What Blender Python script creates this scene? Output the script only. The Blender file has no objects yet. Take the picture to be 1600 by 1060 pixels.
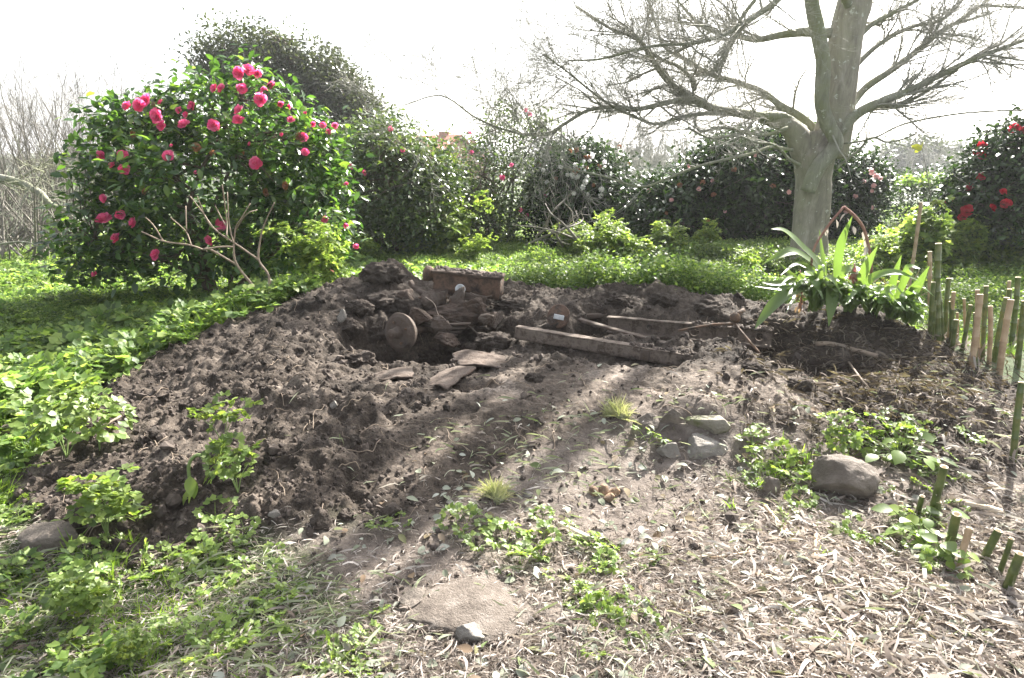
import bpy, math, random
import numpy as np
from mathutils import Vector, Matrix
R = math.radians
DENOISE = True
rng = np.random.default_rng(7)
random.seed(7)
sc = bpy.context.scene
COL = sc.collection
PI = math.pi

# ------------------------------------------------------------------ camera
CH, PITCH, F = 1.6, R(14.9), 1067.0
cam = bpy.data.cameras.new('camera'); cam.sensor_width = 36.0; cam.lens = 24.0
cam.clip_start = 0.05; cam.clip_end = 2000
co = bpy.data.objects.new('camera', cam); COL.objects.link(co)
co.location = (0, 0, CH); co.rotation_euler = (PI/2 - PITCH, 0, 0)
sc.camera = co
# ------------------------------------------------------------------ light
SUN_AZ = R(34)      # to the right of straight ahead
SUN_EL = R(40)
sun = bpy.data.lights.new('sun', 'SUN'); sun.energy = 5.0; sun.angle = R(0.55); sun.color = (1.0, 0.95, 0.87)
so = bpy.data.objects.new('sun', sun); COL.objects.link(so)
sd = Vector((math.sin(SUN_AZ)*math.cos(SUN_EL), math.cos(SUN_AZ)*math.cos(SUN_EL), math.sin(SUN_EL)))
so.rotation_euler = sd.to_track_quat('Z', 'Y').to_euler()
w = bpy.data.worlds.new("World"); sc.world = w; w.use_nodes = True
nt = w.node_tree; nt.nodes.clear()
sky = nt.nodes.new('ShaderNodeTexSky'); sky.sky_type = 'NISHITA'; sky.sun_disc = False
sky.sun_elevation = SUN_EL; sky.sun_rotation = SUN_AZ
sky.air_density = 1.0; sky.dust_density = 4.0; sky.ozone_density = 1.0
bg = nt.nodes.new('ShaderNodeBackground'); bg.inputs[1].default_value = 0.095
# thin bright spring haze over the blue: the sky colour is pulled towards white
hs = nt.nodes.new('ShaderNodeHueSaturation'); hs.inputs['Saturation'].default_value = 0.3
wo = nt.nodes.new('ShaderNodeOutputWorld')
nt.links.new(sky.outputs[0], hs.inputs['Color']); nt.links.new(hs.outputs[0], bg.inputs[0]); nt.links.new(bg.outputs[0], wo.inputs[0])
sc.view_settings.view_transform = 'Standard'; sc.view_settings.look = 'None'
sc.view_settings.exposure = 2.35; sc.view_settings.gamma = 1.0
sc.cycles.max_bounces = 8; sc.cycles.transparent_max_bounces = 4
sc.cycles.volume_bounces = 0
sc.cycles.use_denoising = DENOISE
sc.cycles.sample_clamp_indirect = 4.0
sc.cycles.denoising_prefilter = 'ACCURATE'; sc.cycles.denoising_input_passes = 'RGB_ALBEDO_NORMAL'

# ------------------------------------------------------------------ picture point -> world
cp, sp = math.cos(PITCH), math.sin(PITCH)
def ray(u, v):
    dx = (u-800)/F; dy = (530-v)/F
    return np.array([dx, cp+dy*sp, -sp+dy*cp])
def W(u, v, z=0.0):
    d = ray(u, v); t = (z-CH)/d[2]
    return np.array([d[0]*t, d[1]*t, z])
def WD(u, v, Y):
    d = ray(u, v); t = Y/d[1]
    return np.array([d[0]*t, Y, CH+d[2]*t])
def px(P):                       # world -> picture (for laying out and culling)
    P = np.asarray(P, float)
    x, y, z = P[..., 0], P[..., 1], P[..., 2]-CH
    dep = y*cp - z*sp; up = y*sp + z*cp
    dep = np.where(dep < .05, .05, dep)
    return 800+F*x/dep, 530-F*up/dep
def cull(P, m=160):
    u, v = px(P)
    return (u > -m) & (u < 1600+m) & (v > -m) & (v < 1060+m) & (P[..., 1] > .4)

# ------------------------------------------------------------------ noise
def _hash(ix, iy, s):
    h = (ix.astype(np.int64)*374761393 + iy.astype(np.int64)*668265263 + s*1442695041) & 0xffffffff
    h = ((h ^ (h >> 13))*1274126177) & 0xffffffff
    return ((h ^ (h >> 16)) & 0xffff)/65535.0
def vnoise(x, y, s=0):           # value noise in -1..1
    ix = np.floor(x); iy = np.floor(y); fx = x-ix; fy = y-iy
    fx = fx*fx*fx*(fx*(fx*6-15)+10); fy = fy*fy*fy*(fy*(fy*6-15)+10)
    a = _hash(ix, iy, s); b = _hash(ix+1, iy, s); c = _hash(ix, iy+1, s); d = _hash(ix+1, iy+1, s)
    return 2*((a*(1-fx)+b*fx)*(1-fy)+(c*(1-fx)+d*fx)*fy)-1
def fbm(x, y, s=0, o=4, g=.5):
    r = 0; a = 1; t = 0
    for k in range(o):
        c_, s_ = math.cos(k*1.1+.3), math.sin(k*1.1+.3)
        r = r + a*vnoise((x*c_-y*s_)*2**k, (x*s_+y*c_)*2**k, s+k); t += a; a *= g
    return r/t
def billow(x, y, s=0, o=3):
    r = 0; a = 1; t = 0
    for k in range(o):
        c_, s_ = math.cos(k*1.7+.5), math.sin(k*1.7+.5)
        r = r + a*np.power(np.abs(vnoise((x*c_-y*s_)*2**k, (x*s_+y*c_)*2**k, s+k)), .8); t += a; a *= .6
    return r/t
def worley(x, y, s=0):           # distance to the nearest of jittered points
    ix = np.floor(x); iy = np.floor(y); best = np.full(x.shape, 9.0); hid = np.zeros(x.shape)
    for dx in (-1, 0, 1):
        for dy in (-1, 0, 1):
            jx = ix+dx; jy = iy+dy
            qx = jx+_hash(jx, jy, s); qy = jy+_hash(jx, jy, s+5)
            d = (qx-x)**2+(qy-y)**2; m = d < best
            best = np.where(m, d, best); hid = np.where(m, _hash(jx, jy, s+9), hid)
    return np.sqrt(best), hid
def sstep(a, b, x):
    t = np.clip((x-a)/(b-a), 0, 1); return t*t*(3-2*t)

# ------------------------------------------------------------------ objects
def tag(o, label=None, cat=None, group=None, kind=None):
    if label: o['label'] = label
    if cat: o['category'] = cat
    if group: o['group'] = group
    if kind: o['kind'] = kind
    return o
def link(o, parent=None):
    COL.objects.link(o)
    if parent is not None:
        o.parent = parent; o.location = tuple(Vector(o.location)-Vector(parent.location)) if parent.type == 'EMPTY' and parent.parent is None else o.location
    return o
def empty(name, loc):
    o = bpy.data.objects.new(name, None); COL.objects.link(o); o.location = tuple(float(c) for c in loc); o.empty_display_size = .1
    return o
def mesh(name, V, Fs, mat, parent=None, smooth=True, origin=None):
    """V (n,3); Fs list of (m,k) index arrays. With a parent Empty the vertices are stored relative to it."""
    V = np.asarray(V, np.float32)
    if parent is not None:
        V = V-np.array(parent.matrix_world.translation if False else root_loc(parent), np.float32)
    elif origin is not None:
        V = V-np.array(origin, np.float32)
    Fs = [np.asarray(f, np.int32) for f in Fs if len(f)]
    me = bpy.data.meshes.new(name)
    me.vertices.add(len(V)); me.vertices.foreach_set('co', V.ravel())
    loops = np.concatenate([f.ravel() for f in Fs]); sizes = np.concatenate([np.full(len(f), f.shape[1], np.int32) for f in Fs])
    me.loops.add(len(loops)); me.loops.foreach_set('vertex_index', loops)
    me.polygons.add(len(sizes)); st = np.zeros(len(sizes), np.int32); st[1:] = np.cumsum(sizes)[:-1]
    me.polygons.foreach_set('loop_start', st)
    me.polygons.foreach_set('use_smooth', np.full(len(sizes), smooth))
    me.update(calc_edges=True)
    me.materials.append(mat)
    o = bpy.data.objects.new(name, me); COL.objects.link(o)
    if parent is not None: o.parent = parent
    elif origin is not None: o.location = tuple(float(c) for c in origin)
    return o
def root_loc(o):
    l = np.array(o.location, float)
    while o.parent is not None:
        o = o.parent; l = l+np.array(o.location, float)
    return l
class Acc:
    def __init__(s): s.V = []; s.F = {}; s.n = 0
    def add(s, V, Fs):
        V = np.asarray(V, np.float32)
        for f in Fs:
            f = np.asarray(f, np.int32)
            if len(f): s.F.setdefault(f.shape[1], []).append(f+s.n)
        s.V.append(V); s.n += len(V)
    def build(s, name, mat, parent=None, smooth=True, origin=None):
        return mesh(name, np.concatenate(s.V), [np.concatenate(f) for f in s.F.values()], mat, parent, smooth, origin)
def scatter(acc, proto, pos, M, sc_):
    """proto (V,Fs); pos (n,3); M (n,3,3); sc_ (n,) or (n,3)"""
    V, Fs = proto; n = len(pos); k = len(V)
    if n == 0: return
    S = np.asarray(sc_, float); S = S[:, None] if S.ndim == 1 else S
    P = V[None]*S[:, None, :]
    P = np.einsum('nij,nkj->nki', M, P)+pos[:, None, :]
    off = (np.arange(n)*k)[:, None, None]
    acc.add(P.reshape(-1, 3), [(np.asarray(f)[None]+off).reshape(-1, np.asarray(f).shape[1]) for f in Fs])
def basis(yaw, tilt, roll):
    """local y = leaf axis: yaw round z, tilt up from the horizontal, roll about the axis"""
    cy, sy = np.cos(yaw), np.sin(yaw); ct, st = np.cos(tilt), np.sin(tilt)
    y = np.stack([-sy*ct, cy*ct, st], 1); x0 = np.stack([cy, sy, 0*cy], 1); z0 = np.cross(x0, y)
    cr, sr = np.cos(roll)[:, None], np.sin(roll)[:, None]
    x = x0*cr+z0*sr; z = np.cross(x, y)
    return np.stack([x, y, z], 2)

# ------------------------------------------------------------------ materials
def mat_base(name):
    m = bpy.data.materials.new(name); m.use_nodes = True; t = m.node_tree; t.nodes.clear()
    out = t.nodes.new('ShaderNodeOutputMaterial'); return m, t, out
def N(t, typ, **kw):
    n = t.nodes.new(typ)
    for k, v in kw.items():
        if k.startswith('i_'): n.inputs[k[2:].replace('_', ' ')].default_value = v
        elif k.startswith('n_'): n.inputs[int(k[2:])].default_value = v
        else: setattr(n, k, v)
    return n
def c4(c): return (c[0], c[1], c[2], 1)
def ramp(t, fac, stops):
    r = t.nodes.new('ShaderNodeValToRGB'); e = r.color_ramp.elements
    while len(e) < len(stops): e.new(.5)
    for k, (p, c) in enumerate(stops): e[k].position = p; e[k].color = c4(c)
    t.links.new(fac, r.inputs[0]); return r.outputs[0]
def leaf_mat(name, cols, trans=.45, rough=.45, spec=.5, patch=1.2, tcol=1.5, tb=.5):
    m, t, out = mat_base(name); L = t.links
    g = N(t, 'ShaderNodeNewGeometry')
    n = len(cols); col = ramp(t, g.outputs['Random Per Island'], [(i/max(1, n-1), c) for i, c in enumerate(cols)])
    tc = N(t, 'ShaderNodeTexCoord'); nz = N(t, 'ShaderNodeTexNoise', i_Scale=patch, i_Detail=2.0); L.new(tc.outputs['Object'], nz.inputs['Vector'])
    mr = N(t, 'ShaderNodeMapRange', n_1=.3, n_2=.7, n_3=.75, n_4=1.25); L.new(nz.outputs[0], mr.inputs[0])
    hv = N(t, 'ShaderNodeHueSaturation'); L.new(col, hv.inputs['Color']); L.new(mr.outputs[0], hv.inputs['Value'])
    p = N(t, 'ShaderNodeBsdfPrincipled', i_Roughness=rough); p.inputs['Specular IOR Level'].default_value = spec
    L.new(hv.outputs[0], p.inputs['Base Color'])
    tr = N(t, 'ShaderNodeBsdfTranslucent'); mx = N(t, 'ShaderNodeVectorMath', operation='MULTIPLY'); mx.inputs[1].default_value = (tcol, tcol, tcol*tb)
    L.new(hv.outputs[0], mx.inputs[0]); L.new(mx.outputs[0], tr.inputs[0])
    ms = N(t, 'ShaderNodeMixShader'); ms.inputs[0].default_value = trans
    L.new(p.outputs[0], ms.inputs[1]); L.new(tr.outputs[0], ms.inputs[2]); L.new(ms.outputs[0], out.inputs[0])
    return m
def rock_mat(name, cols, scale=6, bump=.6, rough=.85, island=False, dist=.02, spec=.3):
    m, t, out = mat_base(name); L = t.links
    tc = N(t, 'ShaderNodeTexCoord'); nz = N(t, 'ShaderNodeTexNoise', i_Scale=scale, i_Detail=8.0, i_Roughness=.65)
    L.new(tc.outputs['Object'], nz.inputs['Vector'])
    n = len(cols); col = ramp(t, nz.outputs[0], [(.3+.4*i/max(1, n-1), c) for i, c in enumerate(cols)])
    if island:
        g = N(t, 'ShaderNodeNewGeometry'); mr = N(t, 'ShaderNodeMapRange', n_1=0., n_2=1., n_3=.7, n_4=1.3); L.new(g.outputs['Random Per Island'], mr.inputs[0])
        hv = N(t, 'ShaderNodeHueSaturation'); L.new(col, hv.inputs['Color']); L.new(mr.outputs[0], hv.inputs['Value']); col = hv.outputs[0]
    n2 = N(t, 'ShaderNodeTexNoise', i_Scale=scale*6, i_Detail=6.0, i_Roughness=.7); L.new(tc.outputs['Object'], n2.inputs['Vector'])
    b = N(t, 'ShaderNodeBump', i_Strength=bump, i_Distance=dist); L.new(n2.outputs[0], b.inputs['Height'])
    p = N(t, 'ShaderNodeBsdfPrincipled', i_Roughness=rough); p.inputs['Specular IOR Level'].default_value = spec
    L.new(col, p.inputs['Base Color']); L.new(b.outputs[0], p.inputs['Normal']); L.new(p.outputs[0], out.inputs[0])
    return m
M_cam = leaf_mat('camellia_leaf', [(.02, .045, .014), (.03, .07, .018), (.045, .10, .022), (.07, .14, .03), (.14, .21, .045)], .42, .28, .6, tcol=1.8)
M_dark = leaf_mat('dark_leaf', [(.012, .026, .009), (.02, .044, .013), (.03, .065, .016), (.05, .095, .022)], .22, .27, .5)
M_olive = leaf_mat('olive_leaf', [(.03, .055, .02), (.05, .085, .028), (.07, .11, .035), (.12, .16, .045)], .33, .3, .6)
M_wind = leaf_mat('evergreen_leaf', [(.03, .04, .024), (.05, .064, .034), (.075, .09, .05)], .25, .35, .5)
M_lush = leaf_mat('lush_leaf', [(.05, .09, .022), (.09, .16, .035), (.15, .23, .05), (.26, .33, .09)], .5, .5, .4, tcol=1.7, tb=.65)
M_weed = leaf_mat('weed_leaf', [(.09, .145, .035), (.14, .21, .05), (.24, .31, .09), (.08, .12, .045)], .5, .45, .4, tcol=1.6)
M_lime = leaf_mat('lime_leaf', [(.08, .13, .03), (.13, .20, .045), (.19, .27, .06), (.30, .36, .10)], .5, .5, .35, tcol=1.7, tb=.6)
M_umbel = leaf_mat('umbel_flower', [(.22, .28, .05), (.30, .36, .07)], .5, .6, .3, tcol=1.5)
M_grass = leaf_mat('grass_blade', [(.09, .16, .025), (.14, .23, .035), (.22, .30, .06)], .45, .5, .35, tcol=1.6)
M_wilt = leaf_mat('cut_grass', [(.15, .18, .09), (.23, .25, .17), (.30, .31, .24), (.12, .16, .07)], .3, .7, .2, tb=.75)
M_litter = leaf_mat('dry_leaf', [(.09, .07, .058), (.20, .165, .14), (.34, .305, .275), (.50, .465, .43), (.16, .13, .11), (.27, .225, .195), (.32, .285, .26)], .25, .8, .15, tcol=1.2, tb=.92)
M_dry2 = leaf_mat('dull_fallen_leaf', [(.17, .19, .13), (.28, .30, .24), (.30, .32, .28), (.17, .12, .08), (.11, .15, .06)], .25, .75, .2, tcol=1.2, tb=.85)
M_agave = leaf_mat('sword_leaf', [(.09, .15, .045), (.12, .19, .055), (.17, .24, .09)], .42, .35, .5, tcol=1.6)
M_straw = leaf_mat('straw_tuft', [(.3, .3, .2), (.38, .38, .27), (.22, .26, .12)], .35, .6, .3)
def petal(name, cols): return leaf_mat(name, cols, .45, .5, .3, tcol=1.25, tb=1.1)
M_pink = petal('pink_petal', [(.66, .05, .18), (.78, .11, .28), (.85, .24, .42), (.72, .07, .17)])
M_red = petal('red_petal', [(.5, .015, .03), (.62, .03, .06)])
M_pale = petal('pale_pink_petal', [(.75, .42, .42), (.8, .55, .52)])
M_white = petal('white_petal', [(.85, .83, .76), (.9, .88, .84)])
M_brownp = petal('faded_petal', [(.34, .16, .07), (.22, .10, .05)])
M_fallen = petal('fallen_petal', [(.5, .03, .08), (.35, .04, .03), (.45, .12, .04), (.22, .05, .02)])
M_bark = rock_mat('smooth_bark', [(.10, .095, .075), (.17, .16, .125), (.24, .225, .18)], 3.5, .5, .8)
M_limb = rock_mat('limb_bark', [(.07, .075, .05), (.12, .125, .08), (.18, .175, .13)], 5, .4, .8)
M_twig = rock_mat('twig_bark', [(.22, .215, .18), (.33, .32, .28)], 8, .2, .8)
M_greytwig = rock_mat('bare_twig', [(.11, .10, .085), (.20, .185, .16)], 4, .2, .8)
M_stem = rock_mat('shrub_stem', [(.08, .06, .045), (.13, .10, .075)], 8, .3, .8)
M_bare = rock_mat('bare_shoot', [(.17, .125, .09), (.28, .22, .165)], 12, .3, .7)
M_green = rock_mat('green_stem', [(.12, .17, .05), (.2, .27, .1)], 12, .1, .5)
M_rust = rock_mat('rusty_iron', [(.035, .027, .022), (.085, .06, .045), (.15, .09, .055), (.15, .13, .11)], 14, .9, .8, dist=.01)
M_rust2 = rock_mat('orange_rust', [(.02, .015, .012), (.06, .04, .03), (.12, .075, .052), (.05, .037, .03), (.15, .12, .10)], 9, 1.0, .85, dist=.01)
M_rusta = rock_mat('muddy_iron', [(.03, .023, .019), (.085, .068, .056), (.07, .05, .038), (.15, .125, .108)], 7, 1.0, .85, dist=.01)
M_rock = rock_mat('grey_brown_stone', [(.07, .06, .05), (.125, .105, .088), (.20, .17, .145)], 5, 1.0)
M_rockw = rock_mat('pale_stone', [(.10, .09, .078), (.19, .175, .155), (.28, .26, .235)], 6, 1.0)
M_rockg = rock_mat('sandy_granite', [(.07, .055, .045), (.145, .12, .10), (.22, .19, .165)], 16, 1.0)
M_moss = rock_mat('mossy_stone', [(.09, .11, .03), (.18, .165, .13), (.24, .22, .19)], 9, .8)
M_crumb = rock_mat('soil_clod', [(.034, .026, .021), (.062, .049, .041), (.11, .091, .078)], 20, .5, .95, island=True, dist=.003)
M_clod = rock_mat('lumpy_clod', [(.022, .017, .013), (.046, .036, .029), (.09, .074, .062)], 16, 1.0, .95, island=True, dist=.02)
M_root = rock_mat('root', [(.16, .12, .09), (.26, .21, .16)], 20, .3)
M_cane_g = rock_mat('green_bamboo', [(.03, .042, .012), (.055, .08, .018), (.10, .115, .035), (.16, .14, .06)], 11, .15, .35, dist=.004, spec=.5)
M_cane_t = rock_mat('tan_bamboo', [(.20, .13, .075), (.32, .235, .15), (.40, .31, .21)], 9, .2, .5, dist=.004)
M_pith = rock_mat('cut_end', [(.45, .38, .26), (.6, .52, .4)], 20, .2)
M_husk = rock_mat('pale_husk', [(.42, .35, .26), (.55, .48, .38)], 14, .3)
M_stalk = rock_mat('reddish_stalk', [(.15, .07, .055), (.24, .13, .10), (.32, .21, .15)], 18, .3)
M_sil = rock_mat('dull_silver', [(.35, .36, .37), (.6, .62, .64)], 20, .2, .4)
M_roofr = rock_mat('red_roof', [(.28, .11, .075), (.36, .16, .11)], 2, .3)
M_roofg = rock_mat('slate_roof', [(.10, .11, .12), (.16, .17, .18)], 2, .3)
M_wall = rock_mat('rendered_wall', [(.45, .42, .38), (.55, .52, .47)], 1, .2)
M_brick = rock_mat('brick_wall', [(.26, .13, .09), (.34, .18, .13)], 3, .3)
M_plate = rock_mat('scaly_plate', [(.03, .023, .019), (.075, .055, .043), (.12, .095, .078), (.08, .05, .035)], 10, 1.0, .9, dist=.01)
M_glass = rock_mat('window_glass', [(.03, .035, .04), (.05, .055, .06)], 2, 0, .15, spec=.8)
M_dkrust = rock_mat('dark_caked_iron', [(.022, .017, .014), (.05, .037, .029), (.085, .06, .046), (.06, .048, .04)], 8, 1.0, .9, dist=.015)
M_mud = rock_mat('mud_caked_iron', [(.03, .023, .018), (.10, .078, .063), (.15, .122, .10), (.06, .043, .033), (.19, .16, .138)], 11, 1.0, .9, dist=.01)

def bark_mat(name, cols, green, lich):
    m, t, out = mat_base(name); L = t.links; tc = N(t, 'ShaderNodeTexCoord')
    mp = N(t, 'ShaderNodeMapping'); mp.inputs['Scale'].default_value = (1, 1, .28); L.new(tc.outputs['Object'], mp.inputs[0])
    n1 = N(t, 'ShaderNodeTexNoise', i_Scale=9.0, i_Detail=9.0, i_Roughness=.7, i_Distortion=.6); L.new(mp.outputs[0], n1.inputs['Vector'])
    col = ramp(t, n1.outputs[0], [(.3, cols[0]), (.5, cols[1]), (.7, cols[2])])
    n2 = N(t, 'ShaderNodeTexNoise', i_Scale=1.6, i_Detail=5.0, i_Roughness=.7); L.new(tc.outputs['Object'], n2.inputs['Vector'])
    f2 = ramp(t, n2.outputs[0], [(.45, (0, 0, 0)), (.62, (.75, .75, .75))])
    m1 = N(t, 'ShaderNodeMix', data_type='RGBA'); L.new(f2, m1.inputs[0]); L.new(col, m1.inputs[6]); m1.inputs[7].default_value = c4(green)
    n3 = N(t, 'ShaderNodeTexNoise', i_Scale=13.0, i_Detail=4.0, i_Roughness=.6); L.new(tc.outputs['Object'], n3.inputs['Vector'])
    f3 = ramp(t, n3.outputs[0], [(.62, (0, 0, 0)), (.66, (.9, .9, .9))])
    m2 = N(t, 'ShaderNodeMix', data_type='RGBA'); L.new(f3, m2.inputs[0]); L.new(m1.outputs[2], m2.inputs[6]); m2.inputs[7].default_value = c4(lich)
    b = N(t, 'ShaderNodeBump', i_Strength=1.0, i_Distance=.02); L.new(n1.outputs[0], b.inputs['Height'])
    p = N(t, 'ShaderNodeBsdfPrincipled', i_Roughness=.85); L.new(m2.outputs[2], p.inputs['Base Color']); L.new(b.outputs[0], p.inputs['Normal']); L.new(p.outputs[0], out.inputs[0]); return m
M_bark = bark_mat('trunk_bark', [(.12, .108, .085), (.23, .21, .17), (.36, .335, .285)], (.24, .235, .16), (.45, .46, .40))
M_limb = bark_mat('limb_bark', [(.11, .11, .08), (.20, .20, .155), (.31, .305, .25)], (.17, .185, .09), (.4, .41, .35))

# ------------------------------------------------------------------ terrain
ctrl = [  # picture column, row, height
 (800, 1060, 0), (200, 1060, 0), (1400, 1060, 0), (-300, 1060, 0), (1900, 1060, 0), (60, 900, 0), (500, 900, 0), (1000, 900, 0), (1500, 900, 0),
 (30, 780, .02), (-100, 800, 0), (250, 850, .02), (550, 830, .03), (750, 800, .05), (900, 780, .04), (1150, 780, .03), (1400, 800, .02), (1650, 800, 0),
 (60, 690, .05), (150, 640, .1), (-60, 690, .02), (-200, 600, 0), (100, 560, .0), (240, 562, .17), (180, 720, .12), (350, 740, .14), (520, 740, .15), (680, 720, .14), (350, 650, .22),
 (480, 620, .31), (560, 660, .25), (300, 590, .22), (360, 530, .30), (440, 480, .42), (500, 455, .50), (500, 540, .36), (590, 585, .22), (660, 600, .23), (560, 605, .28),
 (800, 650, .26), (760, 700, .16), (800, 560, .29), (900, 600, .29), (1000, 575, .33), (1100, 590, .37), (1190, 578, .38), (1250, 620, .30), (1000, 650, .24), (1000, 700, .13), (1150, 660, .24), (1150, 710, .12),
 (1300, 680, .17), (1300, 720, .10), (1450, 690, .13), (1560, 700, .08), (1550, 620, .16), (1450, 600, .24), (1350, 560, .30),
 (820, 470, .47), (900, 480, .46), (700, 480, .40), (850, 450, .50), (950, 462, .52), (1060, 465, .52), (1150, 472, .50), (1240, 500, .45), (1300, 505, .45), (1420, 520, .40), (1490, 555, .28), (1580, 580, .16), (1680, 600, .08),
 (760, 440, .48), (560, 440, .50), (650, 450, .48), (1060, 505, .40), (960, 500, .42)]
C2 = np.array([W(*c)[:2] for c in ctrl]); CZ = np.array([c[2] for c in ctrl], float)
extra = [(x, 7.4, 0) for x in (-6, -4, -2.5, -1, .5, 2, 3.5, 5, 7)]+[(x, 9.5, 0) for x in (-7, -3, 0, 3, 7)]+[(-6, 5, 0), (-6, 3, 0), (6, 5, 0), (6, 3, 0), (5, 6.4, 0.02), (-3.2, 6.6, 0.05), (-4, 5.6, 0), (-3.3, 5.2, .03), (4.3, 5.3, 0.02), (-1.4, 6.8, .12), (0, 6.6, .15), (1.3, 6.5, .15), (2.6, 6.4, .1)]
C2 = np.concatenate([C2, np.array([e[:2] for e in extra])]); CZ = np.concatenate([CZ, [e[2] for e in extra]])
def phi(r2): return .5*r2*np.log(r2+1e-9)
n_ = len(C2)
K = phi(((C2[:, None]-C2[None])**2).sum(-1))+np.eye(n_)*.02
Pm = np.concatenate([np.ones((n_, 1)), C2], 1)
A = np.block([[K, Pm], [Pm.T, np.zeros((3, 3))]])
sol = np.linalg.solve(A, np.concatenate([CZ, np.zeros(3)]))
def tps(x, y):
    out = np.empty(x.shape); xf = x.ravel(); yf = y.ravel(); of = out.ravel()
    for a in range(0, len(xf), 40000):
        X = xf[a:a+40000]; Y = yf[a:a+40000]
        r2 = (X[:, None]-C2[None, :, 0])**2+(Y[:, None]-C2[None, :, 1])**2
        of[a:a+40000] = phi(r2)@sol[:n_]+sol[n_]+sol[n_+1]*X+sol[n_+2]*Y
    return of.reshape(x.shape)
# pits, trenches and heaps: (u, v, z guess, radius along, radius across, angle, height)
def feat(u, v, z, ra, rb, ang, h): 
    p = W(u, v, z); return (p[0], p[1], ra, rb, ang, h)
FEATS = [
 feat(640, 545, .25, .30, .20, 0, -.26), feat(745, 595, .3, .11, .07, 0, -.16),
 feat(700, 520, .33, .22, .15, 0, -.16),
 feat(1130, 535, .3, .55, .13, -.35, -.26), feat(1240, 575, .3, .2, .17, -.5, -.22), feat(1000, 512, .38, .45, .07, -.35, -.16),
 feat(1215, 560, .3, .12, .12, 0, -.08),
 feat(612, 432, .55, .20, .15, 0, .20), feat(600, 460, .5, .22, .1, 0, .10), feat(590, 415, .6, .09, .1, 0, .05),
 feat(450, 610, .35, .28, .12, .2, .05), feat(560, 625, .32, .12, .09, 0, .06), feat(470, 600, .35, .09, .06, 0, .07),
 feat(1080, 640, .28, .18, .1, 0, .06), feat(1320, 500, .42, .35, .22, 0, .06), feat(1030, 462, .5, .2, .12, 0, .05), feat(960, 458, .5, .15, .1, 0, .04),
 feat(1480, 640, .18, .3, .2, 0, .05), feat(480, 470, .5, .35, .12, .1, .05)]
def base_h(x, y):
    wx = sstep(-6.0, -4.6, x)*(1-sstep(5.2, 6.6, x)); wy = 1-sstep(7.2, 8.6, y)
    h = tps(x, y)*wx*wy
    for (fx, fy, ra, rb, an, hh) in FEATS:
        c_, s_ = math.cos(an), math.sin(an); dx, dy = x-fx, y-fy
        a = (dx*c_+dy*s_)/ra; b = (-dx*s_+dy*c_)/rb
        h = h+hh*np.exp(-(a*a+b*b)**1.5)
    return h
def _seg(a, b, z0, z1, hw, soft): return (np.array(a[:2]), np.array(b[:2]), z0, z1, hw, soft)
CARVE = [_seg((-1.0, 4.78), (-.62, 4.70), .10, -.04, .15, .12), _seg((-.62, 4.70), (-.40, 4.76), -.03, .04, .14, .12), _seg((-.35, 4.95), (.0, 4.98), .22, .26, .10, .12), _seg((.0, 4.62), (1.0, 4.18), .285, .275, .10, .12), _seg((.62, 4.98), (1.85, 4.46), .25, .20, .13, .08), _seg((.25, 4.85), (.62, 4.8), .33, .30, .05, .06),
 _seg((1.75, 4.35), (2.1, 4.15), .17, .15, .14, .16)]
def carve(h, x, y):
    for a, b, z0, z1, hw, soft in CARVE:
        e = b-a; t = np.clip(((x-a[0])*e[0]+(y-a[1])*e[1])/(e@e), 0, 1); dd = np.hypot(x-a[0]-t*e[0], y-a[1]-t*e[1])+.11*fbm(x*4, y*4, 51, 4)
        zt = z0+(z1-z0)*t+.09*(billow(x*5, y*5, 53, 4)-.42)+.02*fbm(x*30, y*30, 57, 3); m = 1-sstep(hw, hw+soft, dd); h = h*(1-m)+np.minimum(h, zt)*m
    return h
def poly(pts): return np.array([W(*p)[:2] for p in pts])
SOIL = poly([(25, 790, 0), (75, 690, .05), (130, 620, .08), (235, 560, .15), (330, 508, .3), (430, 468, .45), (520, 442, .5), (590, 408, .6), (700, 425, .5), (820, 442, .5), (1000, 452, .52), (1170, 462, .5),
 (1300, 488, .45), (1420, 508, .4), (1500, 560, .25), (1620, 620, .1), (1640, 760, 0), (1450, 750, .05), (1250, 690, .15), (1060, 660, .2), (930, 690, .12), (800, 745, .05), (680, 830, .0), (450, 850, 0), (250, 890, 0), (110, 860, 0)])
LITTER = poly([(430, 850, 0), (600, 810, 0), (700, 720, .1), (900, 640, .25), (1100, 600, .3), (1300, 640, .2), (1600, 620, .1), (1900, 640, 0), (2100, 1100, 0), (1600, 1200, 0), (300, 1200, 0), (330, 1060, 0), (520, 960, 0), (470, 880, 0)])
def sdist(P, x, y):
    """signed distance to polygon, + inside"""
    xf, yf = x.ravel(), y.ravel(); d = np.full(xf.shape, 1e9); ins = np.zeros(xf.shape, bool)
    for i in range(len(P)):
        a, b = P[i], P[(i+1) % len(P)]; e = b-a
        t = np.clip(((xf-a[0])*e[0]+(yf-a[1])*e[1])/(e@e), 0, 1)
        d = np.minimum(d, (xf-a[0]-t*e[0])**2+(yf-a[1]-t*e[1])**2)
        c = ((a[1] > yf) != (b[1] > yf)) & (xf < (b[0]-a[0])*(yf-a[1])/(b[1]-a[1]+1e-12)+a[0]); ins ^= c
    return (np.where(ins, 1, -1)*np.sqrt(d)).reshape(x.shape)
def zones(x, y):
    wob = .12*fbm(x*2.2, y*2.2, 11, 3)
    soil = sstep(-.10, .10, sdist(SOIL, x, y)+wob)
    lit = sstep(-.12, .12, sdist(LITTER, x, y)+wob)
    return soil, lit
MID = poly([(640, 860, 0), (620, 700, .2), (760, 560, .38), (1000, 560, .37), (1250, 600, .3), (1400, 760, .02), (1300, 1100, 0), (700, 1100, 0)])
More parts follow.
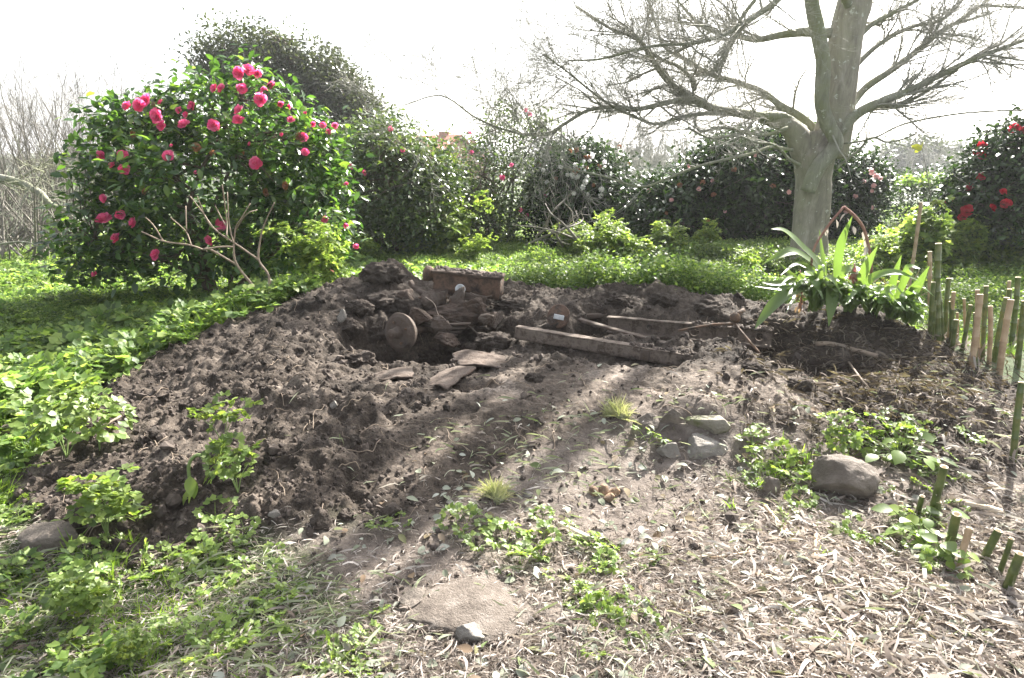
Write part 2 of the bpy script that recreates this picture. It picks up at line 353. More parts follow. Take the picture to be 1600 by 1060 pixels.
def height(x, y):
    h = base_h(x, y)
    soil, lit = zones(x, y)
    mid = sstep(-.25, .15, sdist(MID, x, y))
    rough = soil*(1-.75*mid)
    wx_ = .10*fbm(x*3, y*3, 101, 3); wy_ = .10*fbm(x*3, y*3, 131, 3); x0_, y0_ = x, y; x = x+wx_; y = y+wy_
    n1 = billow(x*2.6, y*2.6, 3, 4)-.42
    n2 = billow(x*9, y*9, 21, 4)-.42
    d1, h1 = worley(x*9+.3*fbm(x*8, y*8, 5), y*9, 31); d2, h2 = worley(x*24, y*24, 41)
    lump = np.clip(1-(d1/(.35+.35*h1))**2, 0, 1)*h1*(h1 > .35); lump2 = np.clip(1-(d2/(.35+.35*h2))**2, 0, 1)*h2
    h = h+rough*(.10*n1+.055*n2*(.4+.9*sstep(-.3, .4, fbm(x*1.6, y*1.6, 71, 3)))+.03*lump+.016*lump2+.013*fbm(x*38, y*38, 8, 2))
    h = h+soil*mid*(.018*n1+.012*n2+.006*lump2*(h2 > .5)+.004*fbm(x*40, y*40, 8, 2))
    h = h+(1-soil)*(.015*fbm(x*1.5, y*1.5, 9, 3)+.006*fbm(x*14, y*14, 15, 3)+.004*lump2*lit)
    x, y = x0_, y0_
    h = carve(h, x, y)
    far = sstep(9, 25, y); h = h+far*.12*fbm(x*.15, y*.15, 19, 2)
    return h
def axis(lo, hi, step, far_lo, far_hi, g=1.12):
    a = list(np.arange(lo, hi, step)); s = step; x = a[-1]
    while x < far_hi: s *= g; x += s; a.append(x)
    s = step; x = a[0]; b = []
    while x > far_lo: s *= g; x -= s; b.append(x)
    return np.array(b[::-1]+a)
gx = axis(-3.6, 3.9, .0125, -500, 500); gy = axis(1.15, 6.6, .0125, -60, 700)
GX, GY = np.meshgrid(gx, gy)
GZ = height(GX, GY)
nx, ny = len(gx), len(gy)
idx = np.arange(nx*ny).reshape(ny, nx)
quads = np.stack([idx[:-1, :-1], idx[:-1, 1:], idx[1:, 1:], idx[1:, :-1]], -1).reshape(-1, 4)
def ground_z(x, y):             # bilinear lookup in the finished ground mesh
    i = np.clip(np.searchsorted(gx, x)-1, 0, nx-2); j = np.clip(np.searchsorted(gy, y)-1, 0, ny-2)
    fx = np.clip((x-gx[i])/(gx[i+1]-gx[i]), 0, 1); fy = np.clip((y-gy[j])/(gy[j+1]-gy[j]), 0, 1)
    return (GZ[j, i]*(1-fx)+GZ[j, i+1]*fx)*(1-fy)+(GZ[j+1, i]*(1-fx)+GZ[j+1, i+1]*fx)*fy
def gz(x, y): return float(ground_z(np.array([x]), np.array([y]))[0])
def G(u, v):                    # where the view ray through (u, v) meets the ground
    d = ray(u, v); ts = np.linspace(1.2/d[1], 14/d[1], 1600)
    z = ground_z(d[0]*ts, d[1]*ts); below = CH+d[2]*ts < z
    if not below.any(): return W(u, v, 0)
    t = ts[np.argmax(below)]
    return np.array([d[0]*t, d[1]*t, gz(d[0]*t, d[1]*t)])
def ground_material():
    m, t, out = mat_base('earth'); L = t.links
    at = N(t, 'ShaderNodeAttribute', attribute_name='zone'); sep = N(t, 'ShaderNodeSeparateColor'); L.new(at.outputs['Color'], sep.inputs[0])
    tc = N(t, 'ShaderNodeTexCoord')
    def noise(s, d=6, r=.6):
        n = N(t, 'ShaderNodeTexNoise', i_Scale=s, i_Detail=float(d), i_Roughness=r); L.new(tc.outputs['Object'], n.inputs['Vector']); return n.outputs[0]
    soil = ramp(t, noise(2.6, 10, .75), [(.36, (.016, .012, .009)), (.46, (.034, .0265, .0205)), (.54, (.060, .048, .039)), (.66, (.125, .105, .088))])
    fine = ramp(t, noise(60, 5, .7), [(.3, (.4, .4, .4)), (.7, (1.6, 1.57, 1.52))])
    mu = N(t, 'ShaderNodeMix', data_type='RGBA', blend_type='MULTIPLY', n_0=1.0); L.new(soil, mu.inputs[6]); L.new(fine, mu.inputs[7])
    lit = ramp(t, noise(9, 8, .7), [(.35, (.065, .052, .044)), (.55, (.14, .117, .10)), (.7, (.23, .20, .175))])
    grn = ramp(t, noise(5, 8, .7), [(.35, (.022, .034, .012)), (.6, (.04, .06, .018)), (.75, (.06, .07, .03))])
    m1 = N(t, 'ShaderNodeMix', data_type='RGBA'); L.new(sep.outputs[1], m1.inputs[0]); L.new(grn, m1.inputs[6]); L.new(lit, m1.inputs[7])
    dry = N(t, 'ShaderNodeMix', data_type='RGBA', blend_type='MULTIPLY'); L.new(sep.outputs[2], dry.inputs[0]); L.new(mu.outputs[2], dry.inputs[6]); dry.inputs[7].default_value = (1.75, 1.78, 1.82, 1)  # trodden, dried-out earth of the ramp
    m2 = N(t, 'ShaderNodeMix', data_type='RGBA'); L.new(sep.outputs[0], m2.inputs[0]); L.new(m1.outputs[2], m2.inputs[6]); L.new(dry.outputs[2], m2.inputs[7])
    b = N(t, 'ShaderNodeBump', i_Strength=.9, i_Distance=.006); L.new(noise(90, 6, .7), b.inputs['Height'])
    b2 = N(t, 'ShaderNodeBump', i_Strength=.7, i_Distance=.02); L.new(noise(28, 6, .65), b2.inputs['Height']); L.new(b.outputs[0], b2.inputs['Normal'])
    p = N(t, 'ShaderNodeBsdfPrincipled', i_Roughness=.92); p.inputs['Specular IOR Level'].default_value = .25
    L.new(m2.outputs[2], p.inputs['Base Color']); L.new(b2.outputs[0], p.inputs['Normal']); L.new(p.outputs[0], out.inputs[0])
    return m
V = np.stack([GX, GY, GZ], -1).reshape(-1, 3)
go = mesh('ground', V, [quads], ground_material())
tag(go, kind='structure')
zs, zl = zones(GX, GY)
ca = go.data.color_attributes.new('zone', 'FLOAT_COLOR', 'POINT')
ca.data.foreach_set('color', np.stack([zs, zl, sstep(-.25, .3, sdist(MID, GX, GY)+.2*fbm(GX*2, GY*2, 205, 4)), np.ones_like(zs)], -1).astype(np.float32).ravel())

# ------------------------------------------------------------------ shapes
def catmull(P, n=6):
    P = np.asarray(P, float)
    if len(P) < 3: 
        t = np.linspace(0, 1, n+1)[:, None]; return P[0]*(1-t)+P[-1]*t
    Q = np.concatenate([[2*P[0]-P[1]], P, [2*P[-1]-P[-2]]]); out = []
    for i in range(1, len(Q)-2):
        for t in np.arange(n)/n:
            a, b, c, d = Q[i-1], Q[i], Q[i+1], Q[i+2]
            out.append(.5*((2*b)+(-a+c)*t+(2*a-5*b+4*c-d)*t*t+(-a+3*b-3*c+d)*t**3))
    out.append(Q[-2]); return np.array(out)
def tube(acc, P, r, k=6, cap=True, lump=0, seed=0):
    P = np.asarray(P, float); n = len(P); r = np.broadcast_to(np.asarray(r, float), (n,))
    T = np.gradient(P, axis=0); T /= np.linalg.norm(T, axis=1)[:, None]+1e-9
    ref = np.array([0, 0, 1.]) if abs(T[:, 2].mean()) < .8 else np.array([1., 0, 0])
    U = np.cross(T, ref); U /= np.linalg.norm(U, axis=1)[:, None]+1e-9; Wv = np.cross(T, U)
    a = np.arange(k)*2*PI/k
    rr = r[:, None]*np.ones(k)
    if lump:
        s = np.arange(n)*.37; rr = rr*(1+lump*(fbm(np.cos(a)[None]*1.5+s[:, None]*.6+seed, np.sin(a)[None]*1.5+seed*2.3+s[:, None]*.2, seed, 3)))
    V = P[:, None]+rr[..., None]*(np.cos(a)[None, :, None]*U[:, None]+np.sin(a)[None, :, None]*Wv[:, None])
    i = np.arange(n-1)[:, None]*k; j = np.arange(k)[None]; j2 = (j+1) % k
    Fq = np.stack([i+j, i+j2, i+k+j2, i+k+j], -1).reshape(-1, 4)
    V = V.reshape(-1, 3); Fs = [Fq]
    if cap and k > 3:
        V = np.concatenate([V, P[:1], P[-1:]]); m = n*k; jj = np.arange(k)
        Fs.append(np.stack([np.full(k, m), (jj+1) % k, jj], -1)); Fs.append(np.stack([np.full(k, m+1), (n-1)*k+jj, (n-1)*k+(jj+1) % k], -1))
    acc.add(V, Fs)
def leaf_proto(seg=3, wid=.4, fold=.25, droop=.15, prof=None):
    s = np.linspace(0, 1, seg+1); prof = np.array(prof if prof is not None else np.sin(PI*np.clip(s*.94+.03, 0, 1))**.8)
    wv = wid*.5*prof; z = -droop*s*s
    V = np.concatenate([np.stack([-wv, s, z+fold*wv], 1), np.stack([0*s, s, z], 1), np.stack([wv, s, z+fold*wv], 1)])
    m = seg+1; i = np.arange(seg)
    return V, [np.concatenate([np.stack([i, i+m, i+m+1, i+1], 1), np.stack([i+m, i+2*m, i+2*m+1, i+m+1], 1)])]
LEAF3 = leaf_proto(3, .52, .3, .15, [.12, .95, .8, .05]); LEAF2 = leaf_proto(2, .55, .3, .1, [.15, 1, .05])
LEAF5 = leaf_proto(5, .55, .25, .25, [.1, .75, 1, .92, .6, .04])
KITE = (np.array([[0, 0, 0], [.26, .45, .05], [0, 1, -.05], [-.26, .45, .05]]), [np.array([[0, 1, 2, 3]])])
def leaflet(k=9, seed=0):
    r_ = np.random.default_rng(seed); a = np.linspace(-.45*PI-.5, 1.45*PI+.5-.0, k)  # fan round the centre, notched at the stalk
    a = np.linspace(-PI/2+.25, 1.5*PI-.25, k); rad = np.where(np.arange(k) % 2 == 0, 1.0, .80)*.5*(1+.1*r_.normal(size=k))
    P = np.stack([np.cos(a)*rad*.85, .5+np.sin(a)*rad, .08*r_.normal(size=k)+.05], 1)
    V = np.concatenate([[[0, .42, 0]], [[0, 0, 0]], P]); i = np.arange(2, k+1)
    tri = np.stack([np.zeros(k-1, int), i, i+1], 1)
    return V, [np.concatenate([tri, [[0, 1, 2], [0, k+1, 1]]])]
LL = [leaflet(9, s) for s in range(3)]
def merge(items):
    a = Acc()
    for V, F_ in items: a.add(V, F_)
    return np.concatenate(a.V), [np.concatenate(f) for f in a.F.values()]
def place(proto, pos, yaw, tilt, roll, s):
    a = Acc(); scatter(a, proto, np.array([pos], float), basis(np.array([yaw]), np.array([tilt]), np.array([roll])), np.array([s], float))
    return a.V[0], [f[0] for f in a.F.values()]
def rnd(a, b, n=None): return rng.uniform(a, b, n)
def sprig(seed, stalks=4, lift=(.5, 1.1), ls=.34, hi=1.0):
    """a rosette of trifoliate leaves, unit height about 1"""
    r_ = np.random.default_rng(seed); it = []; st = Acc()
    for k in range(stalks):
        yaw = k*2*PI/stalks+r_.uniform(-.5, .5); el = r_.uniform(*lift); Ln = r_.uniform(.65, 1.1)*hi
        tip = np.array([-math.sin(yaw)*math.cos(el), math.cos(yaw)*math.cos(el), math.sin(el)])*Ln
        mid = tip*.55+np.array([0, 0, .08]); tube(st, catmull([[0, 0, 0], mid, tip], 2), [.022]*4+[.012], 3, False) if False else None
        tube(st, np.array([[0, 0, 0], mid, tip]), [.025, .02, .012], 3, False)
        for q in (-1, 0, 1):
            y2 = yaw+q*1.15+r_.uniform(-.2, .2); root = tip+.12*np.array([-math.sin(y2), math.cos(y2), 0])*(abs(q)) 
            for c in (-.7, 0, .7):
                it.append(place(LL[r_.integers(3)], root+.12*np.array([-math.sin(y2+c), math.cos(y2+c), .1]), y2+c+r_.uniform(-.2, .2), r_.uniform(-.5, .35), r_.uniform(-.5, .5), ls*r_.uniform(.75, 1.2)))
    return merge(it), (np.concatenate(st.V), [np.concatenate(f) for f in st.F.values()])
SPR = [sprig(s, 4+s % 2) for s in range(5)]
def far_sprig(seed, nn=72, l0=.11, l1=.21):
    r_ = np.random.default_rng(seed+50); n = nn; h = r_.uniform(.1, 1, n)**.7; rad = r_.uniform(.1, .75, n)*(1.1-h*.35); an = r_.uniform(0, 2*PI, n)
    a = Acc(); scatter(a, KITE, np.stack([np.cos(an)*rad, np.sin(an)*rad, h], 1), basis(an+r_.normal(0, .9, n), r_.normal(-.1, .45, n), r_.normal(0, .45, n)), (r_.uniform(l0, l1, n))[:, None]*[1.5, 1, 1]); return a.V[0], [f[0] for f in a.F.values()]
SPF = [far_sprig(q) for q in range(5)]; SPT = [far_sprig(q+9, 130, .06, .125) for q in range(5)]
def joined(s): return merge([SPR[s][0], SPR[s][1]])
SPJ = [joined(s) for s in range(5)]
def tuft(seed, n=16, k=3):
    r_ = np.random.default_rng(seed); it = []
    for i in range(n):
        yaw = r_.uniform(0, 2*PI); el = r_.uniform(.5, 1.45); L_ = r_.uniform(.5, 1.1); wd = r_.uniform(.02, .04)
        d = np.array([-math.sin(yaw), math.cos(yaw), 0]); sd_ = np.array([math.cos(yaw), math.sin(yaw), 0])
        o = r_.normal(size=3)*.08; o[2] = 0; s = np.linspace(0, 1, k+1)[:, None]
        c = o+d*math.cos(el)*L_*(s+.35*s*s)+np.array([0, 0, 1.])*L_*(math.sin(el)*s-.30*s*s)
        wv = wd*(1-.85*s); V = np.concatenate([c-sd_*wv, c+sd_*wv]); m = k+1; j = np.arange(k)
        it.append((V, [np.stack([j, j+m, j+m+1, j+1], 1)]))
    return merge(it)
TUFT = [tuft(s) for s in range(4)]
def ico(sub=1):
    import bmesh
    bm = bmesh.new(); bmesh.ops.create_icosphere(bm, subdivisions=sub, radius=1)
    V = np.array([v.co[:] for v in bm.verts]); F_ = np.array([[v.index for v in f.verts] for f in bm.faces]); bm.free(); return V, [F_]
def noise3(P, s, seed): 
    return (fbm(P[:, 0]*s+seed, P[:, 1]*s+P[:, 2]*s*.7, seed, 3)+fbm(P[:, 1]*s+9+seed, P[:, 2]*s-P[:, 0]*s*.6, seed+3, 3)+fbm(P[:, 2]*s+5, P[:, 0]*s+P[:, 1]*s*.5+seed, seed+7, 3))/1.7
ICO1, ICO2, ICO4 = ico(1), ico(2), ico(5)
CRUMB = []
for s in range(4):
    V0 = ICO2[0].copy() if s < 2 else ICO1[0].copy(); V0 = V0*(1+.5*noise3(V0, 1.3, s+1)[:, None])*(1+.15*np.random.default_rng(s).normal(size=(len(V0), 1))); CRUMB.append((V0, (ICO2 if s < 2 else ICO1)[1]))

# ------------------------------------------------------------------ stones
KEEP = []
def stone(u, v, wpx, hpx, mat, label, deep=.8, seed=1, sink=.35, flat=1.0, cuts=5, name='stone', group=None, yaw=0, boxy=.35):
    p = G(u, v+hpx*.35); dist = p[1]/cp; sx = wpx/F*dist/2; sz = hpx/F*dist/2*flat; sy = sx*deep
    V0 = ICO4[0].copy(); r_ = np.random.default_rng(seed)
    for k in range(cuts+4):               # planar facets
        n = r_.normal(size=3); n[2] = abs(n[2])*.8+.05 if k < 4 else n[2]; n /= np.linalg.norm(n); d = r_.uniform(.5, .82)
        ex = np.clip(V0@n-d, 0, None); V0 = V0-ex[:, None]*n*.93
    V0 = V0*(1+.16*noise3(V0, 1.1, seed)[:, None]+.05*noise3(V0, 4, seed+2)[:, None]+.025*noise3(V0, 9, seed+6)[:, None]+.02*noise3(V0, 19, seed+4)[:, None])
    c_, s_ = math.cos(yaw), math.sin(yaw)
    V0 = V0*np.array([sx, sy, sz]); V0 = np.stack([V0[:, 0]*c_-V0[:, 1]*s_, V0[:, 0]*s_+V0[:, 1]*c_, V0[:, 2]], 1)
    c = np.array([p[0], p[1]+sy*.5, p[2]+sz*(1-sink*2)]); KEEP.append((c[0], c[1], sx*1.05)) if wpx > 60 else None
    o = mesh(name, V0+c, ICO4[1], mat, origin=c)
    tag(o, label, 'stone', group); return o
stone(72, 838, 112, 60, M_rock, 'angular grey-brown stone at the left edge among the weeds below the heap', .7, 3, .3)
stone(1317, 748, 132, 82, M_rock, 'large rounded brown boulder with mossy right flank, ringed by bright weeds', .7, 8, .25)
stone(1012, 658, 58, 32, M_rock, 'small blocky brown stone, leftmost of the row on the ramp', .8, 11, .34, group='stones set in the ramp')
stone(1054, 650, 42, 42, M_rock, 'upright wedge of stone between the small brown stone and the long mossy one', .6, 13, .34, group='stones set in the ramp')
stone(1112, 655, 98, 42, M_moss, 'long low mossy stone lying at the head of the row on the ramp', .4, 17, .42, group='stones set in the ramp', yaw=-.15)
stone(1098, 692, 84, 50, M_rockw, 'pale rounded stone just below the long mossy stone', .8, 19, .46, group='stones set in the ramp')
stone(1048, 700, 44, 42, M_rockw, 'small pale grey stone half buried below the wedge-shaped one', .8, 23, .44, group='stones set in the ramp')
stone(1206, 757, 34, 50, M_rock, 'small dark upright stone left of the big boulder among grass', .8, 29, .25)
stone(745, 905, 320, 180, M_rockg, 'broad sandy flat-topped rock set flush in the foreground litter', .75, 31, .52, .36)
stone(735, 990, 62, 46, M_rockw, 'grey speckled lump of stone at the near edge of the broad sandy rock', .8, 37, .25)
stone(645, 940, 62, 34, M_rock, 'low dark stone touching the left end of the broad sandy rock', .9, 41, .4)
stone(534, 498, 16, 24, M_rockw, 'pale egg-shaped cobble standing upright left of the rusty drum', .8, 43, .1, name='cobble')
stone(428, 805, 24, 17, M_rockw, 'pale cobble at the foot of the heap above the trodden litter', .9, 47, .2, name='cobble')
stone(522, 635, 14, 13, M_rockw, 'tiny buff cobble halfway up the heap', .9, 53, .2, name='cobble')
stone(735, 560, 38, 16, M_rock, 'flat flake of stone on the edge of the pit', .7, 59, .2)
stone(825, 774, 18, 12, M_rockw, 'small round grey pebble in the trodden litter at the ramp foot', .9, 61, .2, name='pebble')
stone(18, 672, 70, 22, M_rock, 'low reddish stone at the far left frame edge', .6, 67, .3)
stone(500, 812, 40, 40, M_clod, 'rough dark clod of soil, largest at the bottom of the heap', .9, 71, .2, name='soil_clod')
stone(612, 800, 44, 26, M_clod, 'dark clod of soil resting in the trodden litter', .9, 73, .2, name='soil_clod')

for i, (u, v, w_, h_, lab) in enumerate([(600, 470, 78, 34, 'long caked clod of soil and roots lying left of the rusty engine block'), (560, 478, 40, 26, 'dark clod above the left side of the pit'), (640, 478, 40, 30, 'dark clod between the long caked clod and the engine block'), (660, 505, 34, 26, 'rounded clod just right above the rusty drum'),
    (735, 515, 60, 30, 'crumbly clod heap below the engine block'), (770, 530, 54, 26, 'broad dark clod between the pit and the front rail'), (700, 540, 44, 22, 'low clod on the right wall of the pit'), (670, 560, 36, 18, 'small clod on the pit floor right of the drum'), (560, 560, 46, 22, 'clod on the left floor of the pit'),
    (590, 520, 30, 20, 'little clod hard against the left side of the drum'), (545, 510, 40, 26, 'clod on the left rim of the pit below the egg-shaped cobble'), (800, 475, 56, 20, 'pale dusty clod right of the engine block'), (600, 425, 60, 34, 'topmost clod of the small soil peak'), (835, 590, 30, 14, 'flat clod right of the small hole'),
    (1180, 575, 40, 18, 'clod on the lip of the trench below the forked lever'), (1250, 600, 44, 22, 'dark clod at the right end of the trench'), (1040, 470, 46, 22, 'dark clod on the far rim behind the rear rail'), (1110, 478, 52, 22, 'second dark clod on the far rim, nearer the sword-leaved plant'), (970, 468, 40, 18, 'low clod on the far rim behind the wheel hub')]):
    p = G(u, v+h_*.4); sx = w_/F*p[1]/2; V0 = ICO4[0].copy(); V0 = V0*(1+.42*noise3(V0, 1.4, i+5)[:, None]+.26*noise3(V0, 3.6, i+15)[:, None]+.15*noise3(V0, 9, i+25)[:, None]+.08*noise3(V0, 22, i+35)[:, None])
    c = np.array([p[0], p[1]+sx*.4, p[2]+h_/F*p[1]*.15]); o = mesh('soil_clod', V0*[sx, sx*.8, h_/F*p[1]/2*1.15]+c, ICO4[1], M_clod, origin=c); tag(o, lab, 'soil clod', 'big clods round the wreck')

# ------------------------------------------------------------------ chassis
def solid_beam(acc, p0, p1, wd, ht, seg=24, noise=.004, seed=0, up=(0, 0, 1), taper=1.0):
    """a box section from p0 to p1, its outline slightly eaten by rust, edges eased"""
    p0, p1 = np.array(p0, float), np.array(p1, float); d = p1-p0; Ln = np.linalg.norm(d); d /= Ln
    up = np.array(up, float); s = np.cross(d, up); s /= np.linalg.norm(s); up = np.cross(s, d)
    b = min(wd, ht)*.12; hw, hh = wd/2, ht/2
    prof = []
    for (cx, cy) in ((1, 1), (-1, 1), (-1, -1), (1, -1)):
        c1 = (cx*hw, cy*(hh-b)); c2 = (cx*(hw-b), cy*hh)
        prof += ([c1, c2] if cx*cy > 0 else [c2, c1])
    prof = np.array(prof); dens = []
    for i in range(8):
        a_, b_ = prof[i], prof[(i+1) % 8]; m = 1 if i % 2 == 0 else 4
        for q in range(m): dens.append(a_+(b_-a_)*q/m)
    prof = np.array(dens); k = len(prof); t = np.linspace(0, 1, seg+1)
    V = p0+d*Ln*t[:, None, None]+(prof[None, :, 0:1]*s+prof[None, :, 1:2]*up)*(1+(taper-1)*t[:, None, None])
    V = V.reshape(-1, 3); V = V+noise*np.stack([noise3(V, 14, seed), noise3(V, 14, seed+5), noise3(V, 17, seed+9)], 1)
    i = np.arange(seg)[:, None]*k; j = np.arange(k)[None]; j2 = (j+1) % k
    Fq = np.stack([i+j, i+j2, i+k+j2, i+k+j], -1).reshape(-1, 4); jj = np.arange(k); m = len(V)
    V = np.concatenate([V, [V[:k].mean(0)], [V[-k:].mean(0)]])
    acc.add(V, [Fq, np.stack([np.full(k, m), (jj+1) % k, jj], -1), np.stack([np.full(k, m+1), seg*k+jj, seg*k+(jj+1) % k], -1)])
def disc(acc, c, nrm, prof, k=32, seed=0, noise=.002):
    """a turned shape: prof = [(radius, height along the axis)]"""
    nrm = np.array(nrm, float); nrm /= np.linalg.norm(nrm); ref = np.array([0, 0, 1.]); U = np.cross(nrm, ref); U /= np.linalg.norm(U); Wv = np.cross(nrm, U)
    a = np.arange(k)*2*PI/k; n = len(prof)
    V = np.array(c)+np.array([[r*(math.cos(x)*U+math.sin(x)*Wv)+h*nrm for x in a] for r, h in prof]).reshape(-1, 3)
    V = V+noise*np.stack([noise3(V, 20, seed), noise3(V, 20, seed+5), noise3(V, 20, seed+9)], 1)
    i = np.arange(n-1)[:, None]*k; j = np.arange(k)[None]; j2 = (j+1) % k
    acc.add(V, [np.stack([i+j, i+j2, i+k+j2, i+k+j], -1).reshape(-1, 4)])
ch = empty('vehicle_chassis', W(830, 500, .4)); tag(ch, 'rusted old vehicle chassis half buried in the dug earth, with rails, drum and engine', 'chassis')
a = Acc(); pA, pB = WD(805, 514, 4.74), WD(1165, 573, 4.08)
d = pB-pA; u_ = d/np.linalg.norm(d); sd_ = np.cross(u_, [0, 0, 1]); sd_ /= np.linalg.norm(sd_)
# front rail: a channel = web plate and two flanges
solid_beam(a, pA+[0, 0, -.034], pB+[0, 0, -.034], .012, .072, 60, .006, 1)
solid_beam(a, pA-sd_*.028+[0, 0, .009], pB-sd_*.028+[0, 0, .009], .07, .012, 40, .004, 2)
solid_beam(a, pA-sd_*.030+[0, 0, -.072], pB-sd_*.030+[0, 0, -.072], .055, .010, 40, .004, 3)
a.build('frame_rail', M_mud, ch)
a = Acc(); pj = pA+d*.60; solid_beam(a, pj-u_*.03+sd_*.010+[0, 0, -.034], pj+u_*.03+sd_*.010+[0, 0, -.034], .012, .07, 6, .003, 4); a.build('joint_plate', M_rusta, ch)
# rear rail with round lightening holes in its web
def holed_web(acc, p0, p1, ht, holes, th=.008):
    p0, p1 = np.array(p0), np.array(p1); d = p1-p0; Ln = np.linalg.norm(d); d /= Ln; s = np.cross(d, [0, 0, 1]); s /= np.linalg.norm(s); up = np.cross(s, d)
    segs = []; t = 0
    for (c, r) in sorted(holes):
        w_ = ht*.55
        if c*Ln-w_ > t: segs.append((t, c*Ln-w_, None))
        segs.append((c*Ln-w_, c*Ln+w_, r)); t = c*Ln+w_
    segs.append((t, Ln, None))
    for (x0, x1, r) in segs:
        if r is None:
            k = max(1, int((x1-x0)/.04)); xs = np.linspace(x0, x1, k+1)
            for side in (-th/2, th/2):
                V = np.concatenate([[p0+d*x+up*h+s*side for x in xs] for h in (-ht/2, ht/2)]); j = np.arange(k)
                acc.add(V, [np.stack([j, j+1, j+k+2, j+k+1], 1)])
        else:
            an = np.arange(16)*PI/8+PI/16; xc = (x0+x1)/2; sq = np.stack([np.cos(an), np.sin(an)], 1); sq = sq/np.abs(sq).max(1)[:, None]*np.array([(x1-x0)/2, ht/2])
            rn = np.stack([np.cos(an), np.sin(an)], 1)*r; j = np.arange(16); j2 = (j+1) % 16
            V = np.concatenate([[p0+d*(xc+q[0])+up*q[1]+s*side for q in arr] for side in (-th/2, th/2) for arr in (sq, rn)])
            acc.add(V, [np.stack([j, j2, 16+j2, 16+j], 1), np.stack([32+j, 32+j2, 48+j2, 48+j], 1), np.stack([16+j, 16+j2, 48+j2, 48+j], 1)])
a = Acc(); qA, qB = WD(950, 506, 5.08), WD(1206, 528, 4.62)
holed_web(a, qA, qB, .105, [(.27, .022), (.55, .034), (.78, .036), (.93, .028)])
d2 = (qB-qA)/np.linalg.norm(qB-qA); s2 = np.cross(d2, [0, 0, 1])
solid_beam(a, qA+[0, 0, .058]+s2*.02, qB+[0, 0, .058]+s2*.02, .055, .010, 40, .004, 6)
solid_beam(a, qA+[0, 0, -.058]+s2*.02, qB+[0, 0, -.058]+s2*.02, .055, .010, 40, .004, 7)
a.build('frame_rail', M_mud, ch)
a = Acc(); r0 = WD(905, 500, 5.05); r1 = WD(1050, 540, 4.5); solid_beam(a, r0, r1, .05, .02, 30, .005, 9); a.build('cross_strut', M_rusta, ch)
a = Acc(); solid_beam(a, WD(860, 492, 5.2), WD(1120, 498, 5.15), .06, .035, 30, .008, 10); a.build('cross_strut', M_rusta, ch)
a = Acc(); tube(a, catmull([WD(880, 487, 5.3), WD(960, 493, 5.25), WD(1060, 496, 5.2)], 6), .011, 6); a.build('brake_pipe', M_rust, ch)
# brake drum on its axle
dn = np.array([-.55, -.82, .10]); dn /= np.linalg.norm(dn); dc = WD(624, 520, 4.80)
a = Acc(); disc(a, dc, dn, [(.0, -.06), (.12, -.06), (.128, -.05), (.128, -.02), (.142, -.018), (.145, -.008), (.142, .0), (.126, .002), (.122, .012), (.110, .016), (.075, .010), (.045, .014), (.0, .015)], 44, 3)
dr = a.build('brake_drum', M_rusta, ch)
a = Acc(); disc(a, dc, dn, [(.048, .008), (.046, .03), (.036, .045), (.034, .085), (.028, .098), (.014, .104), (0, .105)], 24, 5); a.build('hub_cap', M_rusta, dr)
for q in range(4):
    an = q*PI/2+.5; U = np.cross(dn, [0, 0, 1]); U /= np.linalg.norm(U); Wv = np.cross(dn, U); c = dc+.082*(math.cos(an)*U+math.sin(an)*Wv)
    a = Acc(); disc(a, c, dn, [(.010, .006), (.010, .026), (.0, .027)], 6, q); a.build('stud', M_rust, dr)
a = Acc(); tube(a, [dc-dn*.05, dc-dn*.25, WD(760, 512, 5.25)], [.035, .03, .03], 12, lump=.1); a.build('axle', M_dkrust, ch)
# far disc, tipped, with a bright tag on it
dc2 = G(872, 506)+np.array([0, 0.02, .045]); dn2 = np.array([-.45, -.78, .42])
a = Acc(); disc(a, dc2, dn2, [(.03, -.02), (.085, -.02), (.092, -.012), (.092, -.002), (.086, .003), (.04, -.004), (.03, .012), (0, .014)], 36, 8); d2o = a.build('wheel_hub', M_rust2, ch)
n2 = dn2/np.linalg.norm(dn2)
a = Acc(); solid_beam(a, dc2+n2*.03+np.array([-.02, -.01, -.005]), dc2+n2*.03+np.array([.055, -.01, -.02]), .012, .035, 6, .002, 2); a.build('silver_tag', M_sil, d2o)
# engine block
a = Acc(); e0, e1 = WD(682, 439, 5.50), WD(783, 448, 5.40)
solid_beam(a, e0, e1, .20, .20, 50, .007, 12, taper=.9); blk = a.build('engine_block', M_rust2, ch)
eu = (e1-e0)/np.linalg.norm(e1-e0)
a = Acc(); solid_beam(a, e0-eu*.012+[0, 0, .092], e1+eu*.012+[0, 0, .080], .225, .022, 40, .004, 15); a.build('flange_plate', M_dkrust, blk)
for q in range(5):
    a = Acc(); disc(a, e0+(e1-e0)*(.1+.2*q)+np.array([0, -.085, .10-.012*q*.2]), [0, 0, 1], [(.012, 0), (.012, .014), (0, .015)], 6, q, .001); a.build('bolt', M_rust, blk)
a = Acc(); disc(a, WD(672, 428, 5.55), [-1, -.3, .3], [(0, -.09), (.05, -.085), (.066, -.06), (.05, -.02), (.06, .0), (.066, .04), (.04, .055), (.0, .05)], 20, 4, .008); a.build('pipe_flange', M_rust, blk)
a = Acc(); disc(a, WD(719, 452, 5.33), [0, -1, .15], [(.04, -.03), (.04, 0), (.030, .006), (.026, -.002), (0, .0)], 20, 5, .003); a.build('dial_cap', M_sil, blk)
